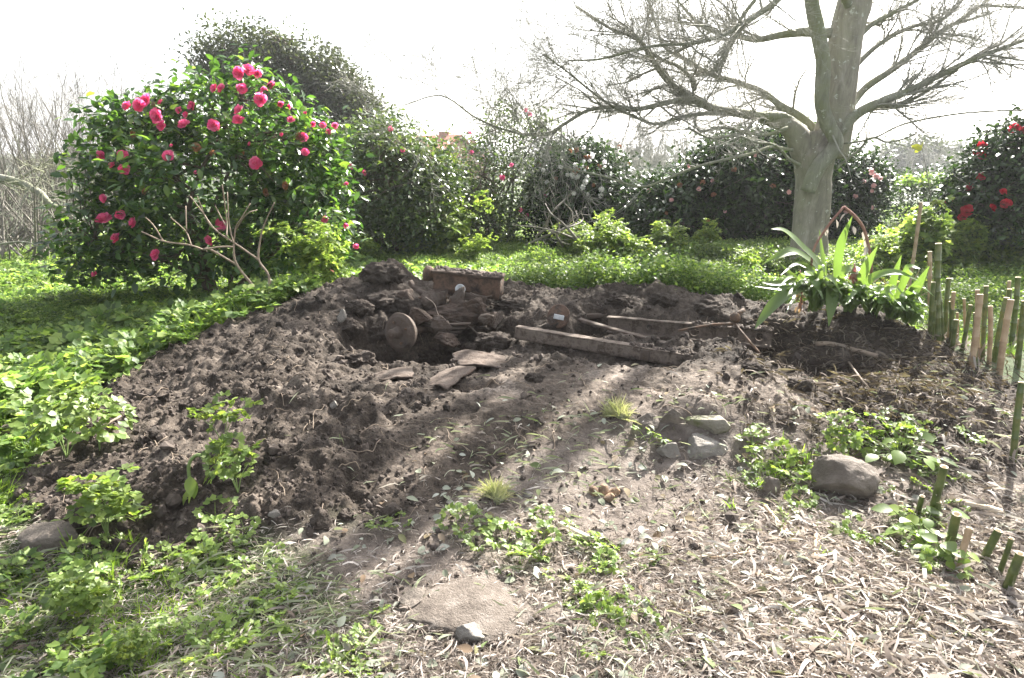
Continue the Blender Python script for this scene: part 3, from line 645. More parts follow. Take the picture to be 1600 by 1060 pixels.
for (u0, v0, u1, v1, y0, y1, w1, h1) in [(706, 470, 736, 492, 5.28, 5.15, .05, .05), (692, 455, 684, 500, 5.35, 5.3, .07, .06), (724, 462, 760, 470, 5.3, 5.3, .06, .06), (655, 470, 700, 462, 5.3, 5.35, .04, .04), (672, 505, 716, 512, 5.2, 5.2, .08, .06), (640, 440, 668, 470, 5.5, 5.4, .04, .03)]:
    a = Acc(); solid_beam(a, WD(u0, v0, y0), WD(u1, v1, y1), w1, h1, 14, .010, int(u0)); a.build('bracket', M_rust if u0 % 4 else M_rusta, ch)
for P_ in ([(664, 465, 5.2), (678, 475, 5.1), (684, 492, 5.05), (695, 502, 5.0), (703, 490, 5.0)], [(735, 458, 5.2), (752, 465, 5.15), (768, 462, 5.2)], [(700, 500, 5.05), (730, 508, 5.0), (750, 530, 4.9), (742, 548, 4.9)]):
    a = Acc(); tube(a, catmull([WD(*q) for q in P_], 5), .006, 5); a.build('wire', M_rusta, ch)
hc = WD(712, 490, 5.2); V0 = ICO4[0]*(1+.22*noise3(ICO4[0], 1.3, 91)[:, None]+.10*noise3(ICO4[0], 4, 92)[:, None]+.05*noise3(ICO4[0], 12, 93)[:, None])
V0 = V0*(1+.10*noise3(V0, 9, 98)[:, None]+.06*noise3(V0, 24, 99)[:, None]); mesh('axle_housing', V0*[.24, .15, .10]+hc+[.02, 0, -.02], ICO4[1], M_dkrust, ch)
V0 = ICO4[0]*(1+.2*noise3(ICO4[0], 1.5, 95)[:, None]+.10*noise3(ICO4[0], 5, 96)[:, None]); mesh('gearbox', V0*[.10, .14, .09]+WD(676, 470, 5.35), ICO4[1], M_rusta, ch)
a = Acc(); n = 130; t_ = rnd(0, 1, n)[:, None]; P = e0*(1-t_)+e1*t_+np.stack([0*t_[:, 0], rnd(-.10, .06, n), .098-.008*t_[:, 0]], 1); scatter(a, CRUMB[0], P, basis(rnd(0, 6, n), rnd(-1, 1, n), rnd(0, 6, n)), rnd(.005, .02, n)[:, None]*[1.4, 1.4, .6]); o_ = a.build('caked_soil', M_crumb, ch); tag(o_, kind='stuff')
a = Acc(); n = 420; t_ = rnd(.35, 1, n)**.6; P = np.concatenate([(pA+d*t_[:210, None])-sd_*.03+[0, 0, .015]+sd_*rnd(-.03, .03, 210)[:, None], (qA+(qB-qA)*t_[210:, None])+[0, 0, .064]+s2*rnd(-.01, .05, 210)[:, None]]); scatter(a, CRUMB[1], P, basis(rnd(0, 6, n), rnd(-1, 1, n), rnd(0, 6, n)), (.003+.014*rnd(0, 1, n)**2.5)[:, None]*[1.5, 1.5, .6]); o_ = a.build('caked_soil', M_crumb, ch); tag(o_, kind='stuff')
for i, (u, v, Y, sx, sy, sz, mm, nm) in enumerate([(655, 496, 5.0, .09, .09, .07, 0, 'caked_bracket'), (690, 508, 4.98, .10, .08, .06, 1, 'spring_hanger'), (735, 482, 5.15, .10, .10, .08, 0, 'pump_housing'), (765, 500, 5.05, .12, .10, .06, 1, 'flywheel_case'), (715, 470, 5.25, .07, .07, .10, 1, 'manifold'), (640, 470, 5.3, .10, .08, .07, 0, 'caked_mount'), (700, 530, 4.9, .09, .09, .05, 0, 'lower_link')]):
    V0 = ICO4[0].copy(); r_ = np.random.default_rng(i+300)
    for k in range(8):
        n = r_.normal(size=3); n /= np.linalg.norm(n); V0 = V0-np.clip(V0@n-r_.uniform(.4, .7), 0, None)[:, None]*n*.95
    V0 = V0*(1+.16*noise3(V0, 2, i+310)[:, None]+.12*noise3(V0, 7, i+320)[:, None]+.06*noise3(V0, 20, i+330)[:, None]); mesh(nm, V0*[sx, sy, sz]*1.25+WD(u, v, Y), ICO4[1], (M_dkrust, M_rusta)[mm], ch)
for k in range(4):
    a = Acc(); q0, q1 = WD(655+k*5, 500+k*5, 5.02-k*.004), WD(735-k*7, 506+k*6, 4.96-k*.004); solid_beam(a, q0, (q0*.5+q1*.5)-[0, 0, .02], .05, .010, 10, .003, 40+k); solid_beam(a, (q0*.5+q1*.5)-[0, 0, .02], q1, .05, .010, 10, .003, 50+k); a.build('spring_leaf', M_rusta, ch)
# rusted sheet pieces on the lip of the pit
def sheet(u, v, z, wpx, hpx, yaw, tilt, roll, seed, label, mat=M_plate, name='rusty_plate'):
    p = G(u, v)+np.array([0, 0, z]); k = 26; s = np.linspace(-1, 1, k); X, Y = np.meshgrid(s, s); dist = p[1]
    rad = 1+.18*fbm(np.arctan2(Y, X)*1.3, X*0, seed, 3); X = X*rad; Y = Y*rad*(1+.12*fbm(X*2, Y*0, seed+1, 2))
    sx, sy = wpx/F*dist/2, hpx/F*dist/2*2.2
    Z = .18*sx*(1-X*X)+.10*sx*fbm(X*1.3, Y*1.3, seed+2, 3)+.03*sx*fbm(X*7, Y*7, seed+3, 3)
    B = basis(np.array([yaw]), np.array([tilt]), np.array([roll]))[0]
    top = np.stack([X*sx, Y*sy, Z], -1).reshape(-1, 3); V = np.concatenate([top, top-[0, 0, .012]])@B.T+p
    i = np.arange(k*k).reshape(k, k); q = np.stack([i[:-1, :-1], i[:-1, 1:], i[1:, 1:], i[1:, :-1]], -1).reshape(-1, 4)
    rim = np.concatenate([i[0, :], i[1:, -1], i[-1, -2::-1], i[-2:0:-1, 0]]); r2 = np.roll(rim, -1)
    o = mesh(name, V, [q, q[:, ::-1]+k*k, np.stack([rim, rim+k*k, r2+k*k, r2], 1)], mat, origin=p); tag(o, label, 'scrap metal', 'rusted sheets on the pit edge'); return o
sheet(694, 600, .03, 74, 40, -.5, .12, .25, 3, 'flat rusty plate with a straight corner on the near lip of the pit')
sheet(752, 572, .03, 84, 24, .1, .15, -.1, 5, 'crumpled rusty plate bridging the small hole right of the pit')
sheet(616, 592, .015, 62, 18, .2, .05, .1, 9, 'low bluish-brown plate nearly buried below the drum', M_rusta)
# rusty lever lying over the trench
lv = empty('rusty_lever', WD(1145, 505, 4.6)); tag(lv, 'thin rusty forked lever lying across the trench beside the sword-leaved plant', 'lever')
a = Acc(); tube(a, catmull([WD(1060, 517, 4.75), WD(1110, 508, 4.65), WD(1148, 506, 4.55)], 5), .0085, 8); a.build('rod', M_rust, lv)
a = Acc(); tube(a, catmull([WD(1148, 506, 4.55), WD(1168, 530, 4.4), WD(1188, 553, 4.3)], 5), .0085, 8); a.build('rod', M_rust, lv)
a = Acc(); disc(a, WD(1149, 497, 4.55), [-.3, -.8, .5], [(0, -.035), (.03, -.03), (.036, 0), (.03, .03), (0, .035)], 12, 4, .006); tube(a, [WD(1150, 494, 4.55), WD(1163, 484, 4.58)], [.02, .014], 8); a.build('knuckle', M_rust, lv)

# ------------------------------------------------------------------ soil crumbs and roots
def grid_points(n, ubox=(-100, 1700), vbox=(380, 1160)):
    """random points spread over the ground by how much of the picture they fill"""
    u = rnd(*ubox, n); v = rnd(*vbox, n); dx = (u-800)/F; dy = (530-v)/F
    t = (.12-CH)/(-sp+dy*cp); x = dx*t; y = (cp+dy*sp)*t; return x, y
a = Acc()
x, y = grid_points(90000); s_, l_ = zones(x, y); md = sstep(-.25, .15, sdist(MID, x, y))
k = (rnd(0, 1, len(x)) < s_*(1-.82*md)*.55) | ((rnd(0, 1, len(x)) < .05*l_)); x, y = x[k], y[k]; z = ground_z(x, y)
sz_ = .0035+.011*rnd(0, 1, len(x))**3+ (rnd(0, 1, len(x)) < .02)*rnd(.008, .022, len(x)); P = np.stack([x, y, z+sz_*.3], 1)
gi = rng.integers(0, 4, len(x))
for g_ in range(4):
    m = gi == g_; n = m.sum(); scatter(a, CRUMB[g_], P[m], basis(rnd(0, 6.3, n), rnd(-1.5, 1.5, n), rnd(0, 6.3, n)), sz_[m][:, None]*rng.uniform(.6, 1.3, (n, 3)))
ac_ = Acc(); CL = []
for s in range(5):
    V0, F0 = ico(4); r_ = np.random.default_rng(s)
    for k in range(9):
        n = r_.normal(size=3); n /= np.linalg.norm(n); V0 = V0-np.clip(V0@n-r_.uniform(.35, .75), 0, None)[:, None]*n*.9
    V0 = V0*(1+.45*noise3(V0, 1.4, s+60)[:, None]+.26*noise3(V0, 4, s+70)[:, None]+.14*noise3(V0, 10, s+80)[:, None]); CL.append((V0, F0))
x, y = grid_points(1900, vbox=(430, 900)); s_, l_ = zones(x, y); md = sstep(-.25, .15, sdist(MID, x, y)); k = rnd(0, 1, len(x)) < s_*(1-.9*md)*.35; x, y = x[k], y[k]; gi = rng.integers(0, 5, len(x)); sz_ = .012+.035*rnd(0, 1, len(x))**3
for g_ in range(5):
    m = gi == g_; n = m.sum(); scatter(ac_, CL[g_], np.stack([x[m], y[m], ground_z(x[m], y[m])+sz_[m]*.25], 1), basis(rnd(0, 6.3, n), rnd(-1.5, 1.5, n), rnd(0, 6.3, n)), sz_[m][:, None]*rng.uniform(.7, 1.3, (n, 3)))
tag(ac_.build('soil_lumps', M_clod), 'larger rough lumps of dark soil scattered over the dug heap', 'soil', kind='stuff')
tag(a.build('soil_crumbs', M_crumb, smooth=False), 'loose crumbs and small clods of dark soil over the dug heap', 'soil', kind='stuff')
a = Acc()
for i in range(170):
    u, v = rnd(60, 1250), rnd(470, 830)
    p = G(u, v); s0, l0 = zones(p[:1], p[1:2])
    if s0[0] < .5: continue
    n = 6; an = rnd(0, 6.3); st = rnd(.012, .04); q = [p+[0, 0, .006]]
    for j in range(n):
        an += rnd(-.8, .8); nn = q[-1]+np.array([math.cos(an), math.sin(an), 0])*st; nn[2] = gz(nn[0], nn[1])+rnd(.002, .02); q.append(nn)
    tube(a, catmull(q, 3), rnd(.0012, .003), 4, False)
tag(a.build('roots', M_root), 'thin pale torn roots lying over the dug soil', 'roots', kind='stuff')

# ------------------------------------------------------------------ leaf litter
STRIP = []
for s in range(6):
    k = 4; t = np.linspace(0, 1, k+1); wv = .5*np.array([.35, .9, 1, .7, .05])*(1, .6, .8, .45, .22, .16)[s]; bend = rnd(-.4, .4); z = .12*np.sin(t*PI*rnd(.5, 1.6)+rnd(0, 1))
    V = np.concatenate([np.stack([-wv*.12+bend*t*t, t-.5, z+.02], 1), np.stack([wv*.12+bend*t*t, t-.5, z-.02+.05*np.sin(t*5+s)], 1)]); j = np.arange(k)
    STRIP.append((V, [np.stack([j, j+k+1, j+k+2, j+1], 1)]))
a = Acc(); x, y = grid_points(230000, vbox=(600, 1160)); s_, l_ = zones(x, y)
dn_ = .5+.5*fbm(x*2.5, y*2.5, 77, 3); u_, v_ = px(np.stack([x, y, 0*x+.1], 1))
ll_ = (1-np.maximum(s_, l_))*(v_ > 800)*.35; dens = ll_+l_*np.clip((v_-640)/300, .10, 1)*(.15+1.0*dn_)*(.62+.5*sstep(950, 1300, u_))
k = rnd(0, 1, len(x)) < dens; x, y = x[k], y[k]; z = ground_z(x, y); n = len(x); gi = rng.integers(0, 6, n)
u2_, v2_ = px(np.stack([x, y, 0*x], 1)); L_ = rnd(.012, .07, n)*np.where(rnd(0, 1, n) < .12, 2.0, 1)*(.75+.5*sstep(900, 1450, u2_))
for g_ in range(6):
    m = gi == g_; q = m.sum(); scatter(a, STRIP[g_], np.stack([x[m], y[m], z[m]+rnd(.002, .022, q)], 1), basis(rnd(0, 6.3, q), rng.normal(0, .16, q), rng.normal(0, .5, q)), L_[m][:, None]*np.stack([rnd(.25, 1.1, q), np.ones(q), np.ones(q)], 1))
tag(a.build('leaf_litter', M_litter), 'dry tan bamboo leaves and chips trodden over the foreground', 'leaf litter', kind='stuff')
# wider fallen leaves, grey-green
a = Acc(); x, y = grid_points(7000, vbox=(600, 1160)); s_, l_ = zones(x, y); u_, v_ = px(np.stack([x, y, 0*x+.1], 1))
k = rnd(0, 1, len(x)) < l_*.28+.25*np.exp(-(((u_-880)/200)**2+((v_-760)/70)**2)); x, y = x[k], y[k]; n = len(x)
scatter(a, LEAF5, np.stack([x, y, ground_z(x, y)+rnd(.006, .03, n)], 1), basis(rnd(0, 6.3, n), rng.normal(0, .2, n), rng.normal(0, .45, n)), rnd(.025, .062, n))
tag(a.build('fallen_leaves', M_dry2), 'dull grey-green fallen leaves scattered on the trodden litter', 'fallen leaves', kind='stuff')
# cut grass, flattened blades on the foreground and the bank
a = Acc(); x, y = grid_points(30000, vbox=(560, 1160)); s_, l_ = zones(x, y); u_, v_ = px(np.stack([x, y, 0*x+.1], 1))
f = .08*l_+.32*(1-np.maximum(s_, l_))*(v_ > 780)+.3*np.exp(-(((u_-400)/160)**2+((v_-960)/90)**2))+.35*np.exp(-(((u_-950)/260)**2+((v_-740)/60)**2))+.35*np.exp(-(((u_-1470)/110)**2+((v_-640)/40)**2))
k = rnd(0, 1, len(x)) < f*(.5+fbm(x*4, y*4, 5, 2)); x, y = x[k], y[k]; n = len(x); gi = rng.integers(0, 6, n)
for g_ in range(6):
    m = gi == g_; q = m.sum(); scatter(a, STRIP[g_], np.stack([x[m], y[m], ground_z(x[m], y[m])+rnd(.008, .04, q)], 1), basis(rng.normal(-1.1, .8, q), rng.normal(.1, .2, q), rng.normal(0, .5, q)), rnd(.04, .12, q)[:, None]*np.stack([rnd(.15, .35, q), np.ones(q), np.ones(q)], 1))
tag(a.build('cut_grass', M_wilt), 'wilting cut grass blades flattened on the foreground', 'grass', kind='stuff')

# ------------------------------------------------------------------ ground cover
def gc_ok(x, y, pad=.0):
    return (sdist(SOIL, x, y)+.12*fbm(x*2.2, y*2.2, 11, 3) < -pad) & (sdist(LITTER, x, y)+.1*fbm(x*3, y*3, 14, 2) < .0)
def cover(x, y, hmin, hmax, protos, acc, lean=.15):
    ok = np.ones(len(x), bool)
    for (kx_, ky_, kr) in KEEP: ok &= ((x-kx_)/kr)**2+((y-ky_+kr*.55)/(kr*1.15))**2 > 1
    x, y = x[ok], y[ok]; n = len(x); z = ground_z(x, y); gi = rng.integers(0, len(protos), n); S = rnd(hmin, hmax, n)*np.clip(.35+y*.16, .6, 1)*(1+.35*fbm(x*1.2, y*1.2, 61, 3))
    for g_ in range(len(protos)):
        m = gi == g_; q = m.sum(); scatter(acc, protos[g_], np.stack([x[m], y[m], z[m]-.01], 1), basis(rnd(0, 6.3, q), rng.normal(0, lean, q), rng.normal(0, lean, q)), S[m])
# left bank, near
x = rnd(-9.5, -.2, 15000); y = rnd(1.2, 9.5, 15000); k = gc_ok(x, y) & cull(np.stack([x, y, 0*x], 1), 120); x, y = x[k], y[k]
u_, v_ = px(np.stack([x, y, 0*x], 1)); k = (v_ < 730) | (u_ < 190); k &= ~((v_ > 740) & (rnd(0, 1, len(x)) < .72)); x, y = x[k], y[k]
km = rnd(0, 1, len(x)) < np.clip(.75+.9*fbm(x*.9, y*.9, 91, 3), .15, 1); x, y = x[km], y[km]
a = Acc(); cover(x, y, .06, .21, SPJ, a, .3); tag(a.build('ground_cover', M_lush), 'thick bright green leafy weeds covering the left bank', 'ground cover', kind='stuff')
# middle strip behind the heap
x = rnd(-8, 9.5, 52000); y = rnd(5.6, 15, 52000); k = gc_ok(x, y) & cull(np.stack([x, y, 0*x], 1), 60); x, y = x[k], y[k]
dn_ = fbm(x*.7, y*.7, 81, 3); u_, v_ = px(np.stack([x, y, 0*x], 1))
right = (u_ > 1180)*(y < 10.5); k = (dn_ > -.35) & ~((u_ > 1400) & (rnd(0, 1, len(x)) < .85)); x, y, u_ = x[k], y[k], u_[k]
x, y = x, y; a = Acc(); tall = fbm(x*.8, y*.8, 201, 3); m_ = tall > .2; cover(x[~m_], y[~m_], .07, .20, SPF, a, .25); hm = sstep(-.6, .3, (x[m_]*F/y[m_]-60)/100); cover(x[m_][hm > .3], y[m_][hm > .3], .13, .36, SPT, a, .3); cover(x[m_][hm <= .3], y[m_][hm <= .3], .12, .24, SPT, a, .3); tag(a.build('meadow_herbs', M_lush), 'sunlit low herbs filling the clearing behind the dug heap', 'ground cover', kind='stuff')
# grass through the clearing and the right lawn
x = rnd(-9, 14, 52000); y = rnd(5.0, 24, 52000); k = gc_ok(x, y) & cull(np.stack([x, y, 0*x], 1), 60); x, y = x[k], y[k]
u_, v_ = px(np.stack([x, y, 0*x], 1)); k = rnd(0, 1, len(x)) < np.where(u_ > 1350, 1, .55); x, y = x[k], y[k]
a = Acc(); cover(x, y, .06, .15, TUFT, a, .2); tag(a.build('lawn_grass', M_grass), 'rough sunlit grass of the clearing and the right-hand lawn', 'grass', kind='stuff')
x = rnd(-8, -1.5, 5200); y = rnd(2.0, 7, 5200); k = gc_ok(x, y) & cull(np.stack([x, y, 0*x], 1), 60) & (fbm(x*1.3, y*1.3, 171, 3) > .0); x, y = x[k], y[k]
a = Acc(); cover(x, y, .12, .26, TUFT, a, .3); tag(a.build('bank_grass', M_grass), 'arching grass tufts growing through the weeds of the left bank', 'grass', kind='stuff')
# foreground broad weeds in patches
def patch(u, v, ru, rv, n, hmin, hmax):
    uu = rng.normal(u, ru, n); vv = rng.normal(v, rv, n); P = np.array([G(a_, b_) for a_, b_ in zip(uu, vv)]); return P[:, 0], P[:, 1]
a = Acc(); xs, ys = [], []
for (u, v, ru, rv, n) in [(120, 910, 90, 40, 42), (60, 1010, 80, 40, 40), (220, 1030, 80, 30, 34), (330, 1000, 60, 40, 26), (330, 860, 36, 26, 16), (360, 900, 40, 20, 14), (415, 870, 22, 16, 6), (400, 950, 40, 16, 10), (600, 1040, 60, 18, 26), (520, 1010, 40, 14, 8),
    (900, 870, 36, 16, 14), (930, 925, 30, 18, 16), (975, 970, 24, 14, 12), (780, 850, 30, 14, 7), (650, 825, 40, 10, 7), (1240, 745, 26, 22, 12), (1160, 715, 44, 16, 14), (1390, 690, 46, 16, 18), (1420, 740, 30, 30, 16), (1350, 790, 50, 12, 12), (1420, 830, 34, 20, 10), (15, 760, 20, 50, 16), (860, 1040, 40, 14, 8), (690, 1000, 16, 10, 3), (1330, 850, 30, 12, 4), (1090, 700, 40, 12, 6), (170, 830, 30, 30, 8), (480, 1045, 40, 12, 8)]:
    p = patch(u, v, ru*1.15, rv*1.15, int(n*(.62 if u < 450 and v > 840 else .8)), 0, 0); xs.append(p[0]); ys.append(p[1])
cover(np.concatenate(xs), np.concatenate(ys), .055, .11, SPJ, a, .35)
tag(a.build('foreground_weeds', M_weed), 'broad-leaved weeds in trampled patches on the foreground and round the boulder', 'weeds', kind='stuff')
a = Acc(); uu = np.concatenate([rng.normal(200, 110, 260), rng.normal(1210, 60, 50), rng.normal(1300, 60, 20)]); vv = np.concatenate([rng.normal(985, 55, 260), rng.normal(735, 18, 50), rng.normal(800, 20, 20)])
P = np.array([G(a_, b_) for a_, b_ in zip(uu, vv)]); cover(P[:, 0], P[:, 1], .06, .13, TUFT, a, .5)
tag(a.build('foreground_grass', M_grass), 'bent green grass tufts among the foreground weeds', 'grass', kind='stuff')

# ------------------------------------------------------------------ individual herbs
def herb(u, v, hpx, label, n=5, fl=3, spread=.5, lean=(0, 0), mat=None, Y=None, group=None, cat='plant', ls=1.0):
    """an upright leafy herb: stems, leaves, yellow-green flower heads"""
    p = G(u, v) if Y is None else np.array([WD(u, v, Y)[0], Y, gz(WD(u, v, Y)[0], Y)])
    H = hpx/F*p[1]*1.04; e = empty('herb_plant', p); tag(e, label, cat, group)
    st = Acc(); lf = Acc(); ums = []
    for k in range(n):
        an = rnd(0, 6.3); tip = p+np.array([math.cos(an)*spread*H*rnd(.1, 1)+lean[0]*H, math.sin(an)*spread*H*rnd(.2, 1)+lean[1]*H, H*rnd(.35, 1)])
        mid = (p+tip)/2+np.array([0, 0, .12*H])-.08*(tip-p)*[1, 1, 0]; C_ = catmull([p, mid, tip], 5); tube(st, C_, np.linspace(.009, .004, len(C_))*max(H, .35), 5, False)
        near = p[1] < 5.0
        for q in ((.7, 1.0) if near else (.3, .5, .68, .84, 1.0)):
            c = C_[int(q*(len(C_)-1))]; m = 1 if near else (2 if rnd(0, 1) < .45 else 1); s = (rnd(.34, .58, m)*H*ls) if near else rnd(.15, .26, m)*max(H, .3)*ls*(1.25-q*.5)
            gi = rng.integers(0, 5)
            scatter(lf, SPR[gi][0], np.repeat(c[None], m, 0)+rng.normal(0, .03*H, (m, 3)), basis(rnd(0, 6.3, m), rng.normal(0, .4, m), rng.normal(0, .4, m)), s)
        if k < fl:
            m = 26; dd = rng.normal(size=(m, 3)); dd[:, 2] = abs(dd[:, 2]); dd /= np.linalg.norm(dd, axis=1)[:, None]; rr = .075*max(H, .35)
            um = Acc(); ums.append(um)
            scatter(um, CRUMB[2], tip+dd*[rr, rr, rr*.5]+[0, 0, .04*H], basis(rnd(0, 6.3, m), rnd(-1, 1, m), rnd(0, 6, m)), rnd(.10, .2, m)*rr*1.3)
    lf.build('leaves', mat or M_lush, e); st.build('stems', M_green, e)
    for um in ums: um.build('flower_head', M_umbel, e)
    return e
g1 = 'herbs torn up and lying on the soil'
herb(104, 716, 88, 'large clump of bright herb leaves wilting on the soil at far left', 5, 3, .7, (.1, 0), M_weed, group=g1)
herb(156, 706, 74, 'small uprooted herb with a pale curved stem right of the big left clump', 2, 2, .2, (.1, 0), M_weed, group=g1)
herb(352, 704, 66, 'uprooted herb lying midway on the heap with a curled pale stem', 3, 2, .4, (-.1, 0), M_weed, group=g1)
herb(372, 772, 62, 'compact uprooted herb with rounded leaves at the lower heap', 4, 2, .6, (0, 0), M_weed, group=g1)
herb(168, 842, 90, 'leafy herb standing between the grey stone and the heap foot', 5, 2, .35, (0, 0), M_weed, group=g1)
herb(1300, 707, 50, 'small bright herb behind the mossy boulder', 3, 1, .5, (0, 0), M_weed, group=g1)
herb(130, 965, 76, 'tall yellow-green flowering herb at the lower left among flat weeds', 6, 5, .5, (0, 0), M_weed)
herb(205, 1050, 60, 'yellow-flowered herb at the bottom left edge of the photo', 5, 4, .5, (0, 0), M_weed)
for (u, v, q, s0, lab) in [(1440, 840, .085, .065, 'broad glossy-leaved seedling beside the front bamboo stubs'), (1405, 715, .12, .07, 'round-leaved pale green weed up the bank from the boulder'), (1468, 880, .06, .055, 'single round-leaved sprig hanging beside the brown stub')]:
    p = G(u, v); e = empty('broadleaf_weed', p); tag(e, lab, 'plant', 'broad-leaved weeds near the boulder'); n = 26; a = Acc(); st = Acc(); an = rnd(0, 6.3, n); rr = q*rnd(.2, 1.6, n)
    pos = p+np.stack([np.cos(an)*rr, np.sin(an)*rr, rnd(.02, .11, n)], 1); scatter(a, LEAF5, pos, basis(an-PI/2, rnd(-.4, .3, n), rng.normal(0, .3, n)), (rnd(.8, 1.4, n)*s0)[:, None]*[1.4, 1, 1])
    for c in pos: tube(st, np.array([p, (p+c)/2+[0, 0, .01], c]), .0018, 4, False)
    a.build('leaves', M_weed, e); st.build('stems', M_green, e)
# wilted bent stalk
e = empty('wilted_stalk', G(300, 765)); tag(e, 'single wilted pale green stalk bent over on the heap', 'plant')
p0 = G(300, 770); a = Acc(); tube(a, catmull([p0, p0+[-.01, .02, .12], p0+[.03, .03, .17], p0+[.09, .02, .15]], 5), .008, 6); a.build('stem', M_green, e)
a = Acc(); scatter(a, LEAF5, np.array([p0+[0, 0, .02], p0+[.0, 0, .08], p0+[.02, .0, .06]]), basis(np.array([2.6, 3.5, 3.1]), np.array([-.9, -.8, -1.0]), np.zeros(3)), np.array([.1, .09, .08])); a.build('leaves', M_weed, e)
g2 = 'tall flowering herbs in the clearing'
for (u, v, h, n, fl, spd, lab) in [
 (705, 392, 70, 9, 7, .35, 'tall bright herb standing before the dark bushes left of centre'), (650, 400, 50, 6, 4, .4, 'bright herb at the foot of the grey-green bush'), (740, 408, 35, 5, 4, .5, 'low herb right of the tallest left-centre herb'),
 (905, 400, 44, 7, 5, .5, 'bushy herb below the bare dead branches'), (960, 410, 62, 9, 6, .5, 'broad bushy herb clump in the middle of the clearing'), (1040, 405, 50, 7, 5, .4, 'herb clump left of the pair before the dark camellia'), (1020, 440, 48, 8, 4, .6, 'nearer leafy herb mass just behind the soil rim'),
 (1100, 405, 50, 4, 4, .2, 'upright herb with two flower heads before the dark camellia'), (1165, 430, 40, 6, 3, .6, 'low herb between the camellia and the trunk'), (1090, 440, 34, 6, 3, .6, 'low leafy herb near the rim left of the trunk'),
 (455, 440, 60, 7, 4, .45, 'herb growing through the bare shoots at the camellia foot'), (510, 435, 80, 8, 4, .4, 'tall herb at the right foot of the pink camellia'), (560, 415, 50, 6, 4, .4, 'herb behind the small soil peak'),
 (1435, 440, 96, 5, 5, .13, 'tallest yellow-green herb beside the tan cane'), (1480, 430, 70, 7, 5, .35, 'herb behind the bamboo stubs, left of the red camellia'), (1530, 425, 66, 6, 6, .3, 'bright herb before the red-flowered camellia'), (1590, 430, 60, 6, 4, .4, 'herb at the right frame edge below the red camellia'), (1395, 430, 60, 6, 4, .4, 'orange-tinged herb right of the tree trunk'), (490, 395, 46, 6, 4, .5, 'herb tucked under the right side of the pink camellia')]:
    herb(u, v+6, h*1.25, lab, int(n*1.7), fl, spd*1.7, group=g2, Y=min(11.0, max(6.4, G(u, v+8)[1])), mat=M_lime)

# ------------------------------------------------------------------ shrubs
class Shrub:
    def __init__(s, name, base, lobes, label, cat='shrub', group=None):
        """lobes: (u, v, Y, ru px, rv px, depth m)"""
        s.e = empty(name, base); tag(s.e, label, cat, group); s.base = np.array(base, float); s.L = []
        for (u, v, Y, ru, rv, rd) in lobes:
            c = WD(u, v, Y); k = Y/F*1.02; s.L.append((c, np.array([ru*k, rd, rv*k])))
    def leaves(s, clumps, per, size, proto, mat, spread=.12, shell=.55, gap=0, name='foliage', out=.5, zmin=.06, shear=0, streak=None):
        vol = np.array([r[0]*r[2]+r[0]*r[1] for c, r in s.L]); w_ = rng.choice(len(s.L), clumps, p=vol/vol.sum())
        d = rng.normal(size=(clumps, 3)); d /= np.linalg.norm(d, axis=1)[:, None]; rad = shell+(1.03-shell)*rnd(0, 1, clumps)**.6
        rad = rad*(1+.16*noise3(d*1.0, 1.6, 17))
        C_ = np.array([s.L[i][0] for i in w_]); Rr = np.array([s.L[i][1] for i in w_]); cl = C_+d*rad[:, None]*Rr
        k = cl[:, 2] > zmin
        if gap: k &= noise3(cl, 1.6/spread*.12, 5) > -gap
        cl, d = cl[k], d[k]; s.cl = cl; n = len(cl)
        pos = np.repeat(cl, per, 0)+rng.normal(0, spread, (n*per, 3))*[1, 1, .8]
        if streak is not None: pos = pos+rng.normal(0, 1, (n*per, 1))*np.array(streak)
        dd = np.repeat(d, per, 0)
        pos[:, 2] = np.maximum(pos[:, 2], .03)
        yaw = np.arctan2(-dd[:, 0], dd[:, 1])*1.0+rng.normal(0, 1.1, n*per); a = Acc()
        scatter(a, proto, pos, basis(yaw, rng.normal(-.05, .55, n*per)+shear, rng.normal(0, .55, n*per)), rnd(.7, 1.25, n*per)*size)
        a.build(name, mat, s.e); return cl
    def branches(s, stems, mat, r0=.03, frac=.5, wob=.15):
        a = Acc(); cl = s.cl[rnd(0, 1, len(s.cl)) < frac]; hubs = []
        for k in range(stems):
            L_ = s.L[rng.integers(len(s.L))]; t = L_[0]+rng.normal(0, .35, 3)*L_[1]; p = s.base+[rnd(-.15, .15), rnd(-.1, .1), -.05]
            C_ = catmull([p, p*.6+t*.4+rng.normal(0, wob, 3)*[1, 1, .3]+[0, 0, .1], t], 6); tube(a, C_, np.linspace(r0, r0*.35, len(C_)), 6, False); hubs.append(C_)
        H_ = np.concatenate([h[3:] for h in hubs])
        for c in cl:
            h = H_[np.argmin(((H_-c)**2).sum(1)+rnd(0, .1, len(H_)))]; m = (h+c)/2+rng.normal(0, .06, 3); tube(a, np.array([h, m, c]), [r0*.3, r0*.2, r0*.1], 4, False)
        a.build('branches', mat, s.e)
    def hit(s, u, v):
        d = ray(u, v); o = np.array([0, 0, CH]); best = 1e9
        for c, r in s.L:
            D = d/r; O = (o-c)/r; A_, B_, C_ = D@D, 2*D@O, O@O-1; q = B_*B_-4*A_*C_
            if q > 0: best = min(best, (-B_-math.sqrt(q))/(2*A_))
        if best > 1e8:
            c, r = min(s.L, key=lambda l: np.linalg.norm(l[0]-(o+d*(l[0][1]/d[1])))); best = c[1]/d[1]
        return o+d*best
